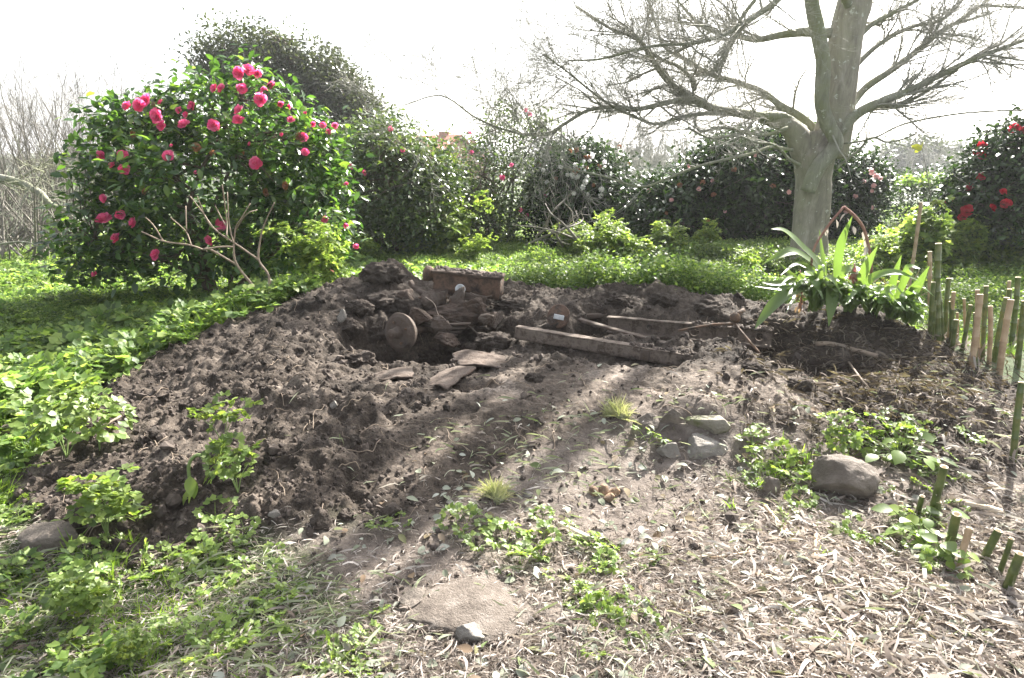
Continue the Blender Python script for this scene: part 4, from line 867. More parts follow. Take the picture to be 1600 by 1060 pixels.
def flower_mesh(name, mat, rings=4, simple=False, seed=0):
    r_ = np.random.default_rng(seed); it = []
    pet = leaf_proto(3, .95, .35, -.12, [.35, .85, 1, .55]) if not simple else leaf_proto(1, .9, .3, -.1, [.5, 1])
    for k in range(rings):
        n = (7, 6, 5, 4)[k] if not simple else 5
        for j in range(n):
            it.append(place(pet, [0, 0, .06*k], j*2*PI/n+k*.5+r_.uniform(-.15, .15), .12+.36*k+r_.uniform(-.1, .12), r_.uniform(-.2, .2), (.5, .44, .34, .24)[k]*r_.uniform(.9, 1.1)))
    it.append((CRUMB[2][0]*.09+[0, 0, .14], CRUMB[2][1]))
    V, Fs = merge(it)
    me_o = mesh(name, V, Fs, mat); me = me_o.data; bpy.data.objects.remove(me_o); return me
FL = {k: [flower_mesh('flower', m, 4, False, s) for s in range(2)] for k, m in (('pink', M_pink), ('red', M_red))}
FS = {k: [flower_mesh('flower', m, 3, True, s) for s in range(2)] for k, m in (('pink', M_pink), ('red', M_red), ('pale', M_pale), ('white', M_white), ('faded', M_brownp))}
def add_flower(sh, me, P, size, face=None, lab=None):
    o = bpy.data.objects.new('flower', me); COL.objects.link(o); o.parent = sh.e
    o.location = tuple(float(q) for q in (P-sh.base)); o.scale = (size,)*3
    f = Vector(face if face is not None else (rnd(-.6, .4), rnd(-1, -.5), rnd(-.1, .8))); o.rotation_euler = f.to_track_quat('Z', 'Y').to_euler(); o.rotation_euler.rotate_axis('Z', rnd(0, 6))
    if lab: o['label'] = lab

# the pink camellia
cb = G(345, 462); cb[1] = 7.4; cb[0] = (345-800)/F*7.5; cb[2] = gz(cb[0], cb[1])
cam_b = Shrub('pink_camellia', cb, [(320, 290, 7.4, 150, 110, .95), (240, 230, 7.3, 80, 72, .6), (185, 270, 7.3, 55, 80, .5), (395, 185, 7.4, 62, 72, .55), (330, 190, 7.5, 60, 62, .5), (450, 240, 7.4, 72, 72, .6), (490, 300, 7.3, 58, 80, .55),
    (175, 370, 7.2, 78, 62, .6), (300, 385, 7.1, 110, 55, .6), (440, 360, 7.3, 95, 65, .6), (510, 250, 7.4, 28, 40, .3), (245, 190, 7.4, 48, 34, .35), (392, 128, 7.4, 24, 20, .2), (150, 410, 7.0, 50, 36, .4)],
    'big glossy camellia bush covered in bright pink double flowers, left of the heap')
cam_b.leaves(900, 15, .098, LEAF3, M_cam, .10, .62, .75); cam_b.branches(9, M_stem, .035, .35)
for (u, v, s) in [(375,115,20),(388,111,20),(404,116,15),(425,135,16),(413,142,14),(377,139,20),(408,156,22),(336,139,16),(347,139,16),(231,157,24),(199,167,20),(218,165,20),(246,181,24),(253,197,18),(289,196,23),(334,197,24),(374,173,18),(372,189,20),(280,173,14),(301,167,16),(291,180,12),(252,161,10),(263,244,19),(400,256,22),(474,214,17),(524,197,12),(514,206,10),(490,195,12),(505,197,12),(455,188,14),(439,164,12),(453,167,10),(477,178,8),(477,239,14),(159,243,18),(192,243,20),(194,265,22),(175,259,14),(163,344,24),(162,310,14),(188,336,18),(182,373,20),(210,348,18),(245,398,24),(346,351,21),(328,375,20),(508,344,14),(541,353,10),(556,386,11),(148,429,10),(306,270,9),(541,288,8),(390,225,7),(440,210,7),(268,228,7)]:
    P = cam_b.hit(u, v); P = P+(np.array([0, 0, CH])-P)/np.linalg.norm(P)*.05; add_flower(cam_b, FL['pink'][rng.integers(2)], P, s/F*P[1]*rnd(.8, 1.05))
for (u, v) in [(310, 232), (450, 290), (420, 300), (232, 300), (380, 238), (470, 215), (214, 210), (335, 240)]:
    P = cam_b.hit(u, v); add_flower(cam_b, FS['faded'][0], P+[0, -.04, 0], rnd(.06, .10), lab='browned faded bloom')
# fallen petals below it
a = Acc(); n = 420; uu = rng.normal(310, 75, n); vv = rng.normal(480, 15, n); P = np.array([WD(a_, b_, W(a_, b_, .05)[1]) for a_, b_ in zip(uu, vv)]); P[:, 2] = ground_z(P[:, 0], P[:, 1])+rnd(.02, .12, n)
scatter(a, LEAF3, P, basis(rnd(0, 6.3, n), rng.normal(0, .3, n), rng.normal(0, .4, n)), rnd(.04, .08, n)[:, None]*[1.6, 1, 1]); tag(a.build('fallen_petals', M_fallen), 'red and brown camellia petals fallen under the pink camellia', 'petals', kind='stuff')

def gb(u, Y): x = (u-800)/F*Y; return np.array([x, Y, gz(x, Y)])
g3 = 'bushes closing the back of the clearing'
s = Shrub('evergreen_bush', gb(622, 11), [(620, 290, 11, 92, 88, 1.1), (600, 235, 11, 55, 46, .7), (660, 300, 11, 58, 66, .7), (560, 290, 11.4, 50, 90, .8), (640, 340, 10.7, 60, 44, .7)], 'rounded grey-green bush with white glints, right behind the pink camellia', group=g3)
s.leaves(900, 24, .08, LEAF2, M_olive, .13, .4, 1.2); s.branches(7, M_stem, .04, .3)
for (u, v) in [(630, 235), (610, 202), (570, 270), (550, 260)]: P = s.hit(u, v); add_flower(s, FS['pink'][0], P, .09)
s = Shrub('loose_bush', gb(780, 13), [(745, 275, 13, 55, 62, .9), (790, 290, 12.8, 68, 66, 1.0), (720, 320, 12.8, 44, 50, .7), (800, 195, 13, 36, 34, .5), (845, 205, 13, 24, 24, .4), (760, 335, 12.5, 66, 40, .8)], 'tall loose bush with sparse upright top and few magenta flowers', group=g3)
s.leaves(520, 20, .075, LEAF2, M_olive, .14, .5, .55); s.branches(9, M_stem, .035, .4)
for (u, v) in [(734,209),(822,173),(828,179),(737,238),(785,278),(799,258),(852,306),(824,336),(813,328)]: P = s.hit(u, v)+[0, -.06, 0]; add_flower(s, FS['pink'][1], P, rnd(.07, .11))
s = Shrub('white_camellia', gb(905, 13), [(905, 290, 13, 72, 62, 1.0), (900, 255, 13, 48, 32, .6), (950, 310, 12.8, 46, 52, .7), (870, 330, 12.6, 52, 48, .8)], 'dark camellia bush with cream-white flowers at its top, behind the dead branches', group=g3)
s.leaves(800, 24, .09, LEAF2, M_dark, .13, .4, 1.2); s.branches(6, M_stem, .04, .25)
for i in range(42):
    u, v = rng.normal(908, 34), rng.normal(262, 22); P = s.hit(u, v)+[0, -.06, 0]; add_flower(s, FS['white' if rnd(0, 1) < .8 else 'faded'][i % 2], P, rnd(.06, .11))
for (u, v) in [(938, 296), (914, 284), (893, 275), (937, 306)]: P = s.hit(u, v)+[0, -.08, 0]; add_flower(s, FS['white'][0], P, .11)
s = Shrub('dark_camellia', gb(1170, 12.2), [(1170, 300, 12.4, 120, 84, 1.3), (1090, 318, 12.2, 78, 66, .9), (1190, 250, 12.5, 82, 42, .9), (1250, 295, 12.6, 80, 80, 1.0), (1035, 338, 12, 48, 46, .7), (1130, 262, 12.4, 46, 36, .6)], 'wide dense dark camellia with scattered pale pink flowers, behind the tree trunk', group=g3)
s.leaves(1900, 26, .095, LEAF2, M_dark, .13, .5, 1.6); s.branches(8, M_stem, .045, .15)
for (u, v) in [(1204,292),(1096,285),(1111,283),(1075,260),(1145,266),(1113,305),(1177,243),(1241,268),(1090,296),(1047,312),(1039,333),(1104,346),(1011,298),(1230,300),(1130,330),(1060,290)]: P = s.hit(u, v)+[0, -.08, 0]; add_flower(s, FS['pale' if rnd(0, 1) < .75 else 'faded'][0], P, rnd(.06, .11))
s = Shrub('pale_pink_camellia', gb(1325, 12.6), [(1325, 310, 12.6, 55, 66, .8), (1345, 290, 12.6, 32, 42, .6), (1290, 320, 12.6, 40, 60, .7)], 'smaller dark camellia dotted with pale pink flowers, just right of the tree trunk', group=g3)
s.leaves(520, 24, .09, LEAF2, M_dark, .13, .4, 1.2); s.branches(5, M_stem, .04, .25)
for (u, v) in [(1309,247),(1357,268),(1364,275),(1346,284),(1362,290),(1358,298),(1333,307),(1358,324),(1372,279),(1320,330)]: P = s.hit(u, v)+[0, -.08, 0]; add_flower(s, FS['pale'][1], P, rnd(.07, .12))
s = Shrub('red_camellia', gb(1590, 9.6), [(1580, 290, 9.6, 66, 78, .9), (1560, 330, 9.4, 70, 52, .8), (1590, 235, 9.6, 44, 42, .6), (1640, 290, 9.6, 60, 90, .9), (1530, 285, 9.6, 28, 30, .4)], 'dark glossy camellia with deep red flowers at the right frame edge', group=g3)
s.leaves(900, 20, .09, LEAF3, M_dark, .12, .45, 1.2); s.branches(6, M_stem, .04, .3)
for (u, v, z_) in [(1529,231,16),(1527,245,14),(1580,201,14),(1527,277,12),(1511,292,12),(1479,317,12),(1506,329,17),(1499,341,13),(1544,325,13),(1568,319,16),(1562,300,10),(1594,205,12),(1520,238,9)]: P = s.hit(u, v)+[0, -.06, 0]; add_flower(s, FL['red'][rng.integers(2)], P, z_/F*P[1]*1.1)
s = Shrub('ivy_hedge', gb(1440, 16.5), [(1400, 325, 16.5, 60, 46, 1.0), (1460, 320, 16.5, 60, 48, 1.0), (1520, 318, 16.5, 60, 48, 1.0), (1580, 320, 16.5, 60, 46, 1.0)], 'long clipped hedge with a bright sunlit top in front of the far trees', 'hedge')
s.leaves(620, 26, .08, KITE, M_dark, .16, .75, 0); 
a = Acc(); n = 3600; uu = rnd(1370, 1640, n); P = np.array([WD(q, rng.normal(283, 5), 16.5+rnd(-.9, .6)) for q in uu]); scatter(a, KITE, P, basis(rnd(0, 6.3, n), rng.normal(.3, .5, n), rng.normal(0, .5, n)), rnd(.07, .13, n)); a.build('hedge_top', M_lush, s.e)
# filler scrub between and below the bushes
s = Shrub('low_scrub', gb(1000, 14.5), [(985, 330, 14.5, 60, 44, 1.0), (1040, 300, 15.0, 60, 34, 1.0), (690, 345, 13.5, 60, 40, .9)], 'low dark scrub filling the gap between the white and the dark camellia', group=g3)
s.leaves(420, 20, .09, KITE, M_dark, .15, .5, 1.0)
# windswept evergreen
s = Shrub('windswept_tree', gb(450, 20), [(400, 100, 20, 70, 46, 1.3), (350, 110, 20, 44, 34, 1.0), (450, 130, 20, 66, 50, 1.3), (500, 120, 20, 44, 50, 1.1), (535, 150, 20, 46, 44, 1.1), (565, 180, 20, 30, 40, 1.0), (520, 215, 20, 70, 60, 1.3), (440, 200, 20, 90, 70, 1.5)], 'tall dark windswept evergreen tree leaning right behind the pink camellia', 'tree')
s.leaves(2300, 26, .12, KITE, M_wind, .10, .35, .30, shear=.2, streak=(.26, 0, -.24)); s.branches(12, M_stem, .10, .5, .4)

# ------------------------------------------------------------------ bare trees
def grow(acc, P, r, level, dens, length, k, mat_r=.002, up=.15, spread=.9, maxl=2, acc2=None, first=.15, curl=.12, droop=0):
    """side shoots along a limb, each forking again"""
    P = np.asarray(P); seg = np.linalg.norm(np.diff(P, axis=0), axis=1); tot = seg.sum(); n = int(dens*tot+rnd(0, 1)); cum = np.concatenate([[0], np.cumsum(seg)])
    r = np.broadcast_to(r, (len(P),)); A_ = acc2 or acc
    for _ in range(n):
        t = rnd(first, 1)*tot; i = min(np.searchsorted(cum, t)-1, len(P)-2); i = max(i, 0); p = P[i]+(P[i+1]-P[i])*((t-cum[i])/max(seg[i], 1e-6))
        T = (P[i+1]-P[i])/max(seg[i], 1e-6); d = T*rnd(.4, 1)+rng.normal(0, spread*.55, 3); d[2] += up*rnd(0, 1.5)-droop; d /= np.linalg.norm(d)
        L_ = length*rnd(.45, 1.15); m = 5; q = [p]; 
        for j in range(m): d = d+rng.normal(0, curl, 3); d[2] += .04*up; d /= np.linalg.norm(d); q.append(q[-1]+d*L_/m)
        rr = min(r[i]*.6, .010 if level else .022)*rnd(.6, 1); rr = max(rr, mat_r); tube(A_, q, np.linspace(rr, mat_r*.7, m+1), 4 if rr > .006 else 3, False)
        if level+1 < maxl: grow(acc, q, np.linspace(rr, mat_r, m+1), level+1, dens*1.5, length*.5, k, mat_r, up, spread, maxl, None, .1, curl)
TY = 9.8
tb = np.array([(1262-800)/F*TY/1.0, TY, 0]); tb[0] = WD(1262, 425, TY)[0]; tb[2] = gz(tb[0], tb[1])
te = empty('bare_tree', tb); tag(te, 'large leafless spreading tree with a stout pale trunk, right of centre', 'tree')
def TP(pts, y0=0, y1=0):
    n = len(pts); return catmull([WD(u, v, TY+(y0+(y1-y0)*i/(n-1))) for i, (u, v) in enumerate(pts)], 6)
kx = TY/F
a = Acc(); P = TP([(1262, 440), (1262, 400), (1268, 340), (1272, 280), (1274, 240), (1277, 205)]); rr = np.interp(np.linspace(0, 1, len(P)), [0, .1, .3, .6, .8, 1], [36, 30, 26, 25, 31, 20])*kx
tube(a, P, rr, 28, lump=.13, seed=3); 
tube(a, TP([(1292, 245), (1305, 190), (1312, 130), (1322, 60), (1335, 0), (1345, -60), (1352, -160), (1350, -330), (1372, -560), (1340, -900)]), np.interp(np.linspace(0, 1, 55), [0, .35, .6, .8, 1], [28, 24, 21, 18, 9])*kx, 20, lump=.12, seed=5)
tube(a, TP([(1266, 262), (1252, 225), (1228, 196), (1190, 182)], 0, -.12), np.interp(np.linspace(0, 1, 19), [0, .3, .6, 1], [20, 20, 14, 8.8])*kx, 14, lump=.15, seed=9)
a.build('trunk', M_bark, te)
limbs = [ # points, start radius, end radius (px), depth start, depth end
 ([(1262, 300), (1278, 262), (1306, 226), (1294, 195), (1284, 160), (1286, 100), (1278, 50), (1268, 0), (1262, -60), (1250, -200), (1245, -320)], 11, 9, -.35, -.5),
 ([(1255, 205), (1225, 185), (1190, 182), (1145, 175), (1110, 168), (1075, 150), (1045, 128), (1020, 95), (1005, 70), (990, 55), (960, 48), (900, 10)], 13, 3, 0, -1.2),
 ([(1110, 168), (1080, 155), (1045, 160), (1000, 170), (960, 168), (920, 172), (880, 195), (850, 212), (800, 206), (745, 185), (690, 150), (630, 165)], 7, .6, -.5, -2.4),
 ([(1085, 140), (1082, 125), (1060, 104), (1030, 92), (1010, 75)], 6, 3, -.5, -.8),
 ([(1130, 178), (1100, 178), (1065, 183), (1025, 194), (990, 182), (955, 165), (920, 140), (890, 115), (850, 85)], 5, 1, -.4, -1.8),
 ([(1288, 215), (1250, 182), (1220, 165), (1190, 143), (1150, 128), (1110, 116), (1070, 92), (1040, 75), (1025, 40), (1010, -10)], 11, 2, .3, 1.4),
 ([(1300, 52), (1260, 50), (1225, 54), (1180, 62), (1140, 52), (1110, 48), (1080, 25), (1050, -10)], 12, 3, 0, .8),
 ([(1290, -40), (1240, -20), (1200, 12), (1165, 35), (1130, 55), (1080, 68), (1040, 70), (1000, 76), (940, 92), (890, 95)], 8, 1, -.6, -1.6),
 ([(1222, -50), (1180, 0), (1158, 30), (1150, 55), (1135, 85), (1115, 113)], 5, 4, -.8, -.8),
 ([(1310, 210), (1340, 178), (1380, 158), (1420, 142), (1460, 122), (1510, 98), (1560, 78), (1620, 55), (1700, 20)], 13, 6, -.2, -.9),
 ([(1310, 205), (1350, 175), (1400, 165), (1440, 148), (1480, 120), (1510, 98)], 6, 2.5, -.1, -.6),
 ([(1320, 180), (1350, 140), (1390, 112), (1430, 82), (1470, 50), (1500, 32), (1530, 10), (1560, 10), (1620, 14)], 10, 4, .2, 1.0),
 ([(1325, 120), (1350, 90), (1385, 62), (1425, 42), (1470, 32), (1500, 5), (1530, -40)], 7, 3, .1, .6),
 ([(1330, 70), (1360, 40), (1400, 18), (1450, -10), (1500, -50)], 8, 4, 0, .2),
 ([(1238, 235), (1205, 230), (1175, 240), (1130, 250), (1085, 262), (1040, 280), (1000, 292), (940, 275), (880, 262)], 6, 1, -.4, -2.0),
 ([(1250, 258), (1232, 248), (1222, 236), (1208, 226), (1180, 222), (1150, 212), (1110, 216), (1075, 200)], 5, 1.5, -.45, -1.2),
 ([(1308, 262), (1325, 248), (1345, 232), (1356, 218), (1370, 216), (1385, 222), (1410, 218), (1430, 210)], 4.5, 1, -.3, -1.0),
 ([(1312, 225), (1340, 222), (1370, 214), (1410, 195), (1470, 182), (1530, 175), (1600, 172)], 3, 1, -.3, -1.5),
 ([(1230, 200), (1200, 210), (1170, 208), (1130, 200), (1095, 205), (1085, 190)], 7, 3, -.3, -.8),
 ([(1300, -60), (1230, -120), (1120, -160), (1000, -190)], 12, 3, 0, -2.5), ([(1345, -100), (1420, -140), (1530, -170), (1640, -200)], 12, 3, 0, -1.5), ([(1340, -160), (1300, -260), (1200, -360), (1080, -400)], 11, 3, .3, 2), ([(1345, -180), (1380, -300), (1450, -400)], 11, 3, 0, 2), ([(1350, -250), (1300, -420), (1290, -620), (1240, -860)], 11, 6, 0, -.6), ([(1350, -200), (1420, -400), (1440, -640), (1480, -900)], 10, 6, 0, .8), ([(1250, -200), (1230, -400), (1180, -600), (1160, -800)], 8, 5, -.5, -1.0), ([(1372, -540), (1420, -700), (1400, -950)], 7, 4, 0, .6), ([(1300, -450), (1200, -560), (1130, -740)], 7, 4, -.2, .6), ([(1330, 20), (1290, -60), (1200, -110), (1060, -130), (930, -120)], 10, 2, 0, -3.5)]
tw = Acc()
for (pts, r0, r1, y0, y1) in limbs:
    P = TP(pts, y0, y1); low = np.mean([q[1] for q in pts]) > 190; hi = pts[-1][1] < -300; r0 = r0*(1 if hi else .45 if low else .63); r1 = r1 if hi else min(r1, 1.6); rr = np.linspace(1, 0, len(P))**1.2*(r0-r1)*kx+r1*kx
    a = Acc(); tube(a, P, rr, 10 if r0 > 5 else 7, lump=.10, seed=len(pts)); a.build('limb', M_limb, te)
    vis = pts[-1][1] > -100
    grow(tw, P, rr, 0, (3.5 if low else 9.0) if vis else 1.0, 1.0, 4, .0016, .08, .6, 3 if vis else 1, None, .15, .17)
# hanging sprays around the fork
tw.build('twigs', M_twig, te)
a = Acc(); n = 26; 
for i in range(n):
    c = WD(rng.normal(1268, 9), rnd(300, 400), TY)+[0, -.34, 0]
del a
# left thicket of bare shoots
def thicket(name, label, roots, n, hpx, lean, spread, Ybase, r=.012, side=2.0, maxl=3, mat=None):
    e = empty(name, roots[len(roots)//2]); tag(e, label, 'bare bush', 'leafless bushes at the left'); a = Acc()
    for i in range(n):
        p = roots[rng.integers(len(roots))]+np.array([rng.normal(0, .5), rng.normal(0, .5), 0]); H_ = rnd(.5, 1)*hpx; d = np.array([lean+rng.normal(0, spread), rng.normal(0, .4), 1.0]); d /= np.linalg.norm(d); q = [p]
        for j in range(7): d = d+rng.normal(0, .10, 3)+[0, 0, .05]; d /= np.linalg.norm(d); q.append(q[-1]+d*H_/7)
        rr = np.linspace(r, .003, 8)*rnd(.7, 1.4); tube(a, q, rr, 5, False); grow(a, q, rr, 0, side, H_*.38, 4, .003, .6, .8, maxl, None, .12, .1)
    a.build('shoots', mat or M_greytwig, e); return e
thicket('bare_bush', 'tall pale leafless bush of upright shoots at the left frame edge', [gb(20, 14), gb(60, 14.5), gb(-40, 14), gb(-120, 14)], 75, 3.5, .15, .35, 14, .02, 1.9)
thicket('bare_bush', 'pale leafless bush with fine upright tips just left of the pink camellia', [gb(150, 15), gb(210, 15.5), gb(110, 15)], 75, 3.6, .0, .35, 15, .02, 1.9)
thicket('bare_bush', 'faint leafless bush showing above the top of the pink camellia', [gb(270, 17), gb(320, 17)], 20, 3.9, -.05, .3, 17, .02, 1.6)
thicket('bare_bush', 'low arching tangle of bare twigs beside the camellia at left', [gb(40, 10.5), gb(90, 11), gb(-60, 11), gb(10, 12)], 80, 2.4, .3, .8, 10, .018, 2.4)
# leaning mossy limb at left
a = Acc(); P = catmull([WD(-60, 270, 10), WD(20, 282, 9.8), WD(60, 300, 9.6), WD(80, 320, 9.5), WD(110, 330, 9.4)], 6); tube(a, P, np.linspace(.06, .03, len(P)), 8, lump=.15); grow(a, P, .03, 0, 5, 1.0, 4, .003, .1, .9, 3)
o = a.build('leaning_limb', M_limb, None, True, WD(20, 282, 9.8)); tag(o, 'mossy leaning limb with side twigs low at the left edge', 'branch'); a = Acc()
P = catmull([WD(-40, 388, 7), WD(30, 378, 7), WD(60, 385, 6.9), WD(90, 395, 6.9)], 5); tube(a, P, np.linspace(.012, .004, len(P)), 5); grow(a, P, .01, 0, 5, .3, 4, .002, .1, .9, 2)
o = a.build('low_twig', M_limb, None, True, WD(20, 380, 7)); tag(o, 'dark bare twig poking in low over the weeds at the left edge', 'branch')
# dead pale branch heap in the clearing
e = empty('dead_branches', gb(890, 10.4)); tag(e, 'pale dead branches piled in the grass before the white camellia', 'branches'); a = Acc()
for pts in ([(930, 385), (895, 372), (868, 362), (835, 355), (800, 352)], [(905, 378), (880, 350), (862, 335), (852, 318)], [(925, 382), (890, 360), (895, 335), (880, 315)], [(820, 384), (850, 370), (890, 355), (910, 345), (908, 330)], [(850, 355), (865, 330), (885, 310), (893, 300)], [(880, 385), (870, 365), (895, 350), (905, 340)], [(840, 385), (838, 370), (856, 352), (850, 330)]):
    P = catmull([WD(u, v, 10.3+rng.normal(0, .15)) for u, v in pts], 4); tube(a, P, np.linspace(.022, .006, len(P)), 6); grow(a, P, .008, 0, 4, .4, 4, .004, .3, .8, 2)
a.build('branches', M_greytwig, e)
# bare young shrub in front of the camellia
e = empty('bare_shrub', G(418, 470)); tag(e, 'bare young shrub with pinkish knobbly shoots in front of the pink camellia', 'shrub'); a = Acc(); Ys = 5.75
for (pts, r0, r1) in [([(418, 472), (411, 465), (370, 414), (365, 381)], 4.5, 2.5), ([(370, 414), (328, 390), (317, 390), (295, 383), (255, 377), (221, 362)], 3.2, 2), ([(255, 377), (240, 353), (227, 340)], 2, 1.3), ([(299, 384), (290, 362), (266, 340)], 2, 1.4), ([(291, 362), (290, 322)], 1.8, 1.4), ([(420, 472), (420, 432), (404, 406), (407, 373), (413, 351), (429, 316)], 4, 1.4), ([(404, 406), (372, 384), (336, 359), (317, 333), (297, 307)], 3, 1.5),
    ([(365, 384), (368, 356), (375, 344), (391, 318)], 2, 1.3), ([(354, 370), (354, 344), (347, 289)], 2, 1.5), ([(345, 366), (325, 348), (308, 307)], 1.8, 1.3), ([(317, 390), (345, 386), (365, 386)], 2.6, 2.4), ([(365, 381), (358, 350), (355, 300)], 2, 1.4), ([(352, 352), (340, 330), (336, 322)], 1.6, 1.2), ([(368, 360), (385, 335), (402, 328)], 1.6, 1)]:
    P = catmull([WD(u, v, Ys+rng.normal(0, .03)) for u, v in pts], 5); kk = Ys/F; rr = np.linspace(r0, r1, len(P))*kk*.55; rr = rr*(1+.25*(np.arange(len(P)) % 4 == 0)); tube(a, P, rr, 7)
a.build('shoots', M_bare, e)

# ------------------------------------------------------------------ bamboo canes
def cane(u0, v0, u1, v1, wpx, col, label, name='bamboo_stub', group='bamboo stubs at the right'):
    p0 = G(u0, v0); d = ray(u1, v1); t = p0[1]/d[1]; p1 = np.array([0, 0, CH])+d*t; p1 = p1+np.array([0, rnd(-.04, .04), 0]); r = wpx/F*p0[1]/2/cp*.85
    ax = (p1-p0); Ln = np.linalg.norm(ax); ax /= Ln; e = empty(name, p0); tag(e, label, 'bamboo', group)
    nodes = [-.05]; x = rnd(.03, .12)
    while x < Ln-.02: nodes += [x]; x += rnd(.09, .16)
    T_ = [-.06]; Rr = [r*1.05]
    for x in nodes[1:]:
        T_ += [x-.008, x-.002, x+.001, x+.006]; Rr += [r, r*1.08, r*1.14, r*.98]
    T_ += [Ln, Ln+.0015, Ln-.001, Ln-.03]; Rr += [r*.97, r*.93, r*.66, r*.62]
    a = Acc(); P = p0+ax*np.array(T_)[:, None]
    # turned profile along the axis, hollow at the top
    ref = np.array([1., 0, 0]); U = np.cross(ax, ref); U /= np.linalg.norm(U); Wv = np.cross(ax, U); k = 16; an = np.arange(k)*2*PI/k
    bow = rnd(-.02, .02)*Ln
    V = P[:, None]+bow*np.sin(np.clip(np.array(T_)/Ln, 0, 1)*PI)[:, None, None]*ref+np.array(Rr)[:, None, None]*(np.cos(an)[None, :, None]*U+np.sin(an)[None, :, None]*Wv)
    n = len(P); cut = (n-4)*k
    i = np.arange(n-1)[:, None]*k; j = np.arange(k)[None]; j2 = (j+1) % k; Fq = np.stack([i+j, i+j2, i+k+j2, i+k+j], -1).reshape(n-1, k, 4)
    V = V.reshape(-1, 3)
    mesh('culm', V[:(n-3)*k], [Fq[:n-4].reshape(-1, 4)], M_cane_g if col == 'g' else M_cane_t, e)
    mesh('cut_end', np.concatenate([V[(n-4)*k:], [P[-1]]]), [(Fq[n-4:]-(n-4)*k).reshape(-1, 4), np.stack([np.full(k, 4*k), 3*k+np.arange(k), 3*k+(np.arange(k)+1) % k], 1)], M_pith, e)
    if rnd(0, 1) < .5:
        a = Acc(); q = 3; b0 = p0+ax*.02; scatter(a, STRIP[1], np.repeat(b0[None], q, 0)+rng.normal(0, r*.8, (q, 3))+[0, 0, .03], basis(rnd(0, 6, q), rnd(.9, 1.4, q), rnd(0, 6, q)), rnd(.09, .15, q)[:, None]*[1.6, 1, 1]); a.build('sheath', M_litter, e)
    return e
for c in [(1451,515,1451,393,7,'t','thin brown stub at the left end of the tall back group'),(1460,522,1461,420,7,'t','tan stub just left of the tallest one'),(1466,535,1467,381,11,'g','tallest stub of the back group'),(1472,535,1470,450,9,'g','shorter green stub against the right side of the tallest'),(1456,528,1460,470,7,'g','short green stub at the foot of the tall back group'),(1477,530,1481,435,8,'g','green stub leaning right beside the tallest'),
 (1486,542,1491,473,9,'g','green stub standing alone right of the tall group'),(1495,540,1500,490,5,'t','thin tan stub behind the lone green one'),(1503,548,1517,477,7,'g','thin green stub leaning right in the middle of the row'),(1509,545,1509,468,5,'t','slender tan stub in the middle of the row'),(1518,574,1537,462,11,'t','thick tan stub leaning right with a white cut end'),(1535,562,1544,448,8,'g','dark green stub behind the thick tan one'),(1528,560,1533,455,8,'t','tan stub between the thick tan one and the dark green one'),
 (1553,565,1571,465,10,'g','green stub before the right-hand cluster'),(1562,585,1584,470,11,'t','thick tan stub nearest at the right-hand cluster'),(1579,545,1588,433,9,'g','tall dark green stub in the right-hand cluster'),(1572,540,1580,440,6,'t','thin tan stub behind the right-hand cluster'),(1592,540,1596,500,8,'t','short tan stub at the frame edge of the back row'),
 (1453,524,1455,440,8,'g','green stub squeezed between the two leftmost tan ones'),(1481,538,1485,455,7,'t','tan stub leaning right beside the tallest green one'),(1488,546,1494,500,8,'g','stubby green piece at the foot of the lone green one'),(1524,566,1527,490,7,'g','thin green stub left of the thick tan one'),(1545,570,1552,480,8,'t','tan stub before the dark green one'),(1566,560,1577,452,8,'g','green stub in the thick of the right-hand cluster'),(1590,575,1599,470,10,'g','green stub cut by the frame edge in the back row'),
 (1583,720,1602,600,12,'g','lone green stub leaning out of the right frame edge')]:
    cane(*c[:6], c[6])
for c in [(1455,808,1469,725,15,'g','tall green front stub beside the glossy seedling'),(1433,806,1437,772,10,'g','small green front stub left of the tall one'),(1463,812,1467,785,11,'g','short green front stub touching the tall one'),(1410,800,1412,790,10,'t','very short tan front stub in the leaves'),(1480,866,1487,797,17,'g','thick brownish green front stub'),(1492,898,1518,828,13,'t','tan front stub leaning right'),(1537,876,1556,826,15,'g','wide green front stub with a slanted cut'),(1560,900,1573,836,10,'g','thin green front stub between two thicker ones'),(1572,925,1588,860,17,'g','rightmost front stub with a pale stripe')]:
    cane(*c[:6], c[6], group='cut bamboo stubs in the near right corner')
def pole(pts, wpx, mat, label, name='fallen_cane', lift=.012, cat='bamboo', group='dry canes lying on the litter'):
    P = [G(u, v)+[0, 0, lift] for u, v in pts]; C_ = catmull(P, 5); r = wpx/F*P[0][1]/2; a = Acc(); rr = np.full(len(C_), r); rr[::4] *= 1.12; tube(a, C_, rr, 9, lump=.06, seed=int(pts[0][0])); o = a.build(name, mat, None, True, P[0]); tag(o, label, cat, group); return o
pole([(1185, 1008), (1255, 1013), (1335, 1018)], 9, M_husk, 'pale split cane lying level at the bottom right')
pole([(1175, 903), (1250, 912), (1325, 926)], 6, M_cane_t, 'long thin tan cane lying across the litter mid right')
pole([(1480, 788), (1520, 794), (1565, 806)], 12, M_husk, 'pale curved husk resting behind the front stubs')
pole([(1345, 833), (1370, 850), (1403, 872)], 9, M_cane_g, 'green cane lying slanted left of the glossy seedling')
pole([(1275, 838), (1272, 888)], 7, M_cane_t, 'short tan cane pointing at the viewer below the boulder')
pole([(1422, 1035), (1437, 1010), (1455, 985)], 13, M_husk, 'thick pale cane piece at the bottom right corner')
pole([(875, 825), (920, 848)], 12, M_husk, 'stout pale cane stub lying in the centre foreground')
pole([(1195, 795), (1215, 820), (1238, 843)], 8, M_cane_t, 'tan cane lying slanted left of the boulder')
pole([(1448, 925), (1485, 923), (1520, 921)], 10, M_husk, 'pale short husk lying below the tan front stub')
pole([(1110, 878), (1180, 866)], 5, M_cane_t, 'thin tan twig lying in the middle of the litter')
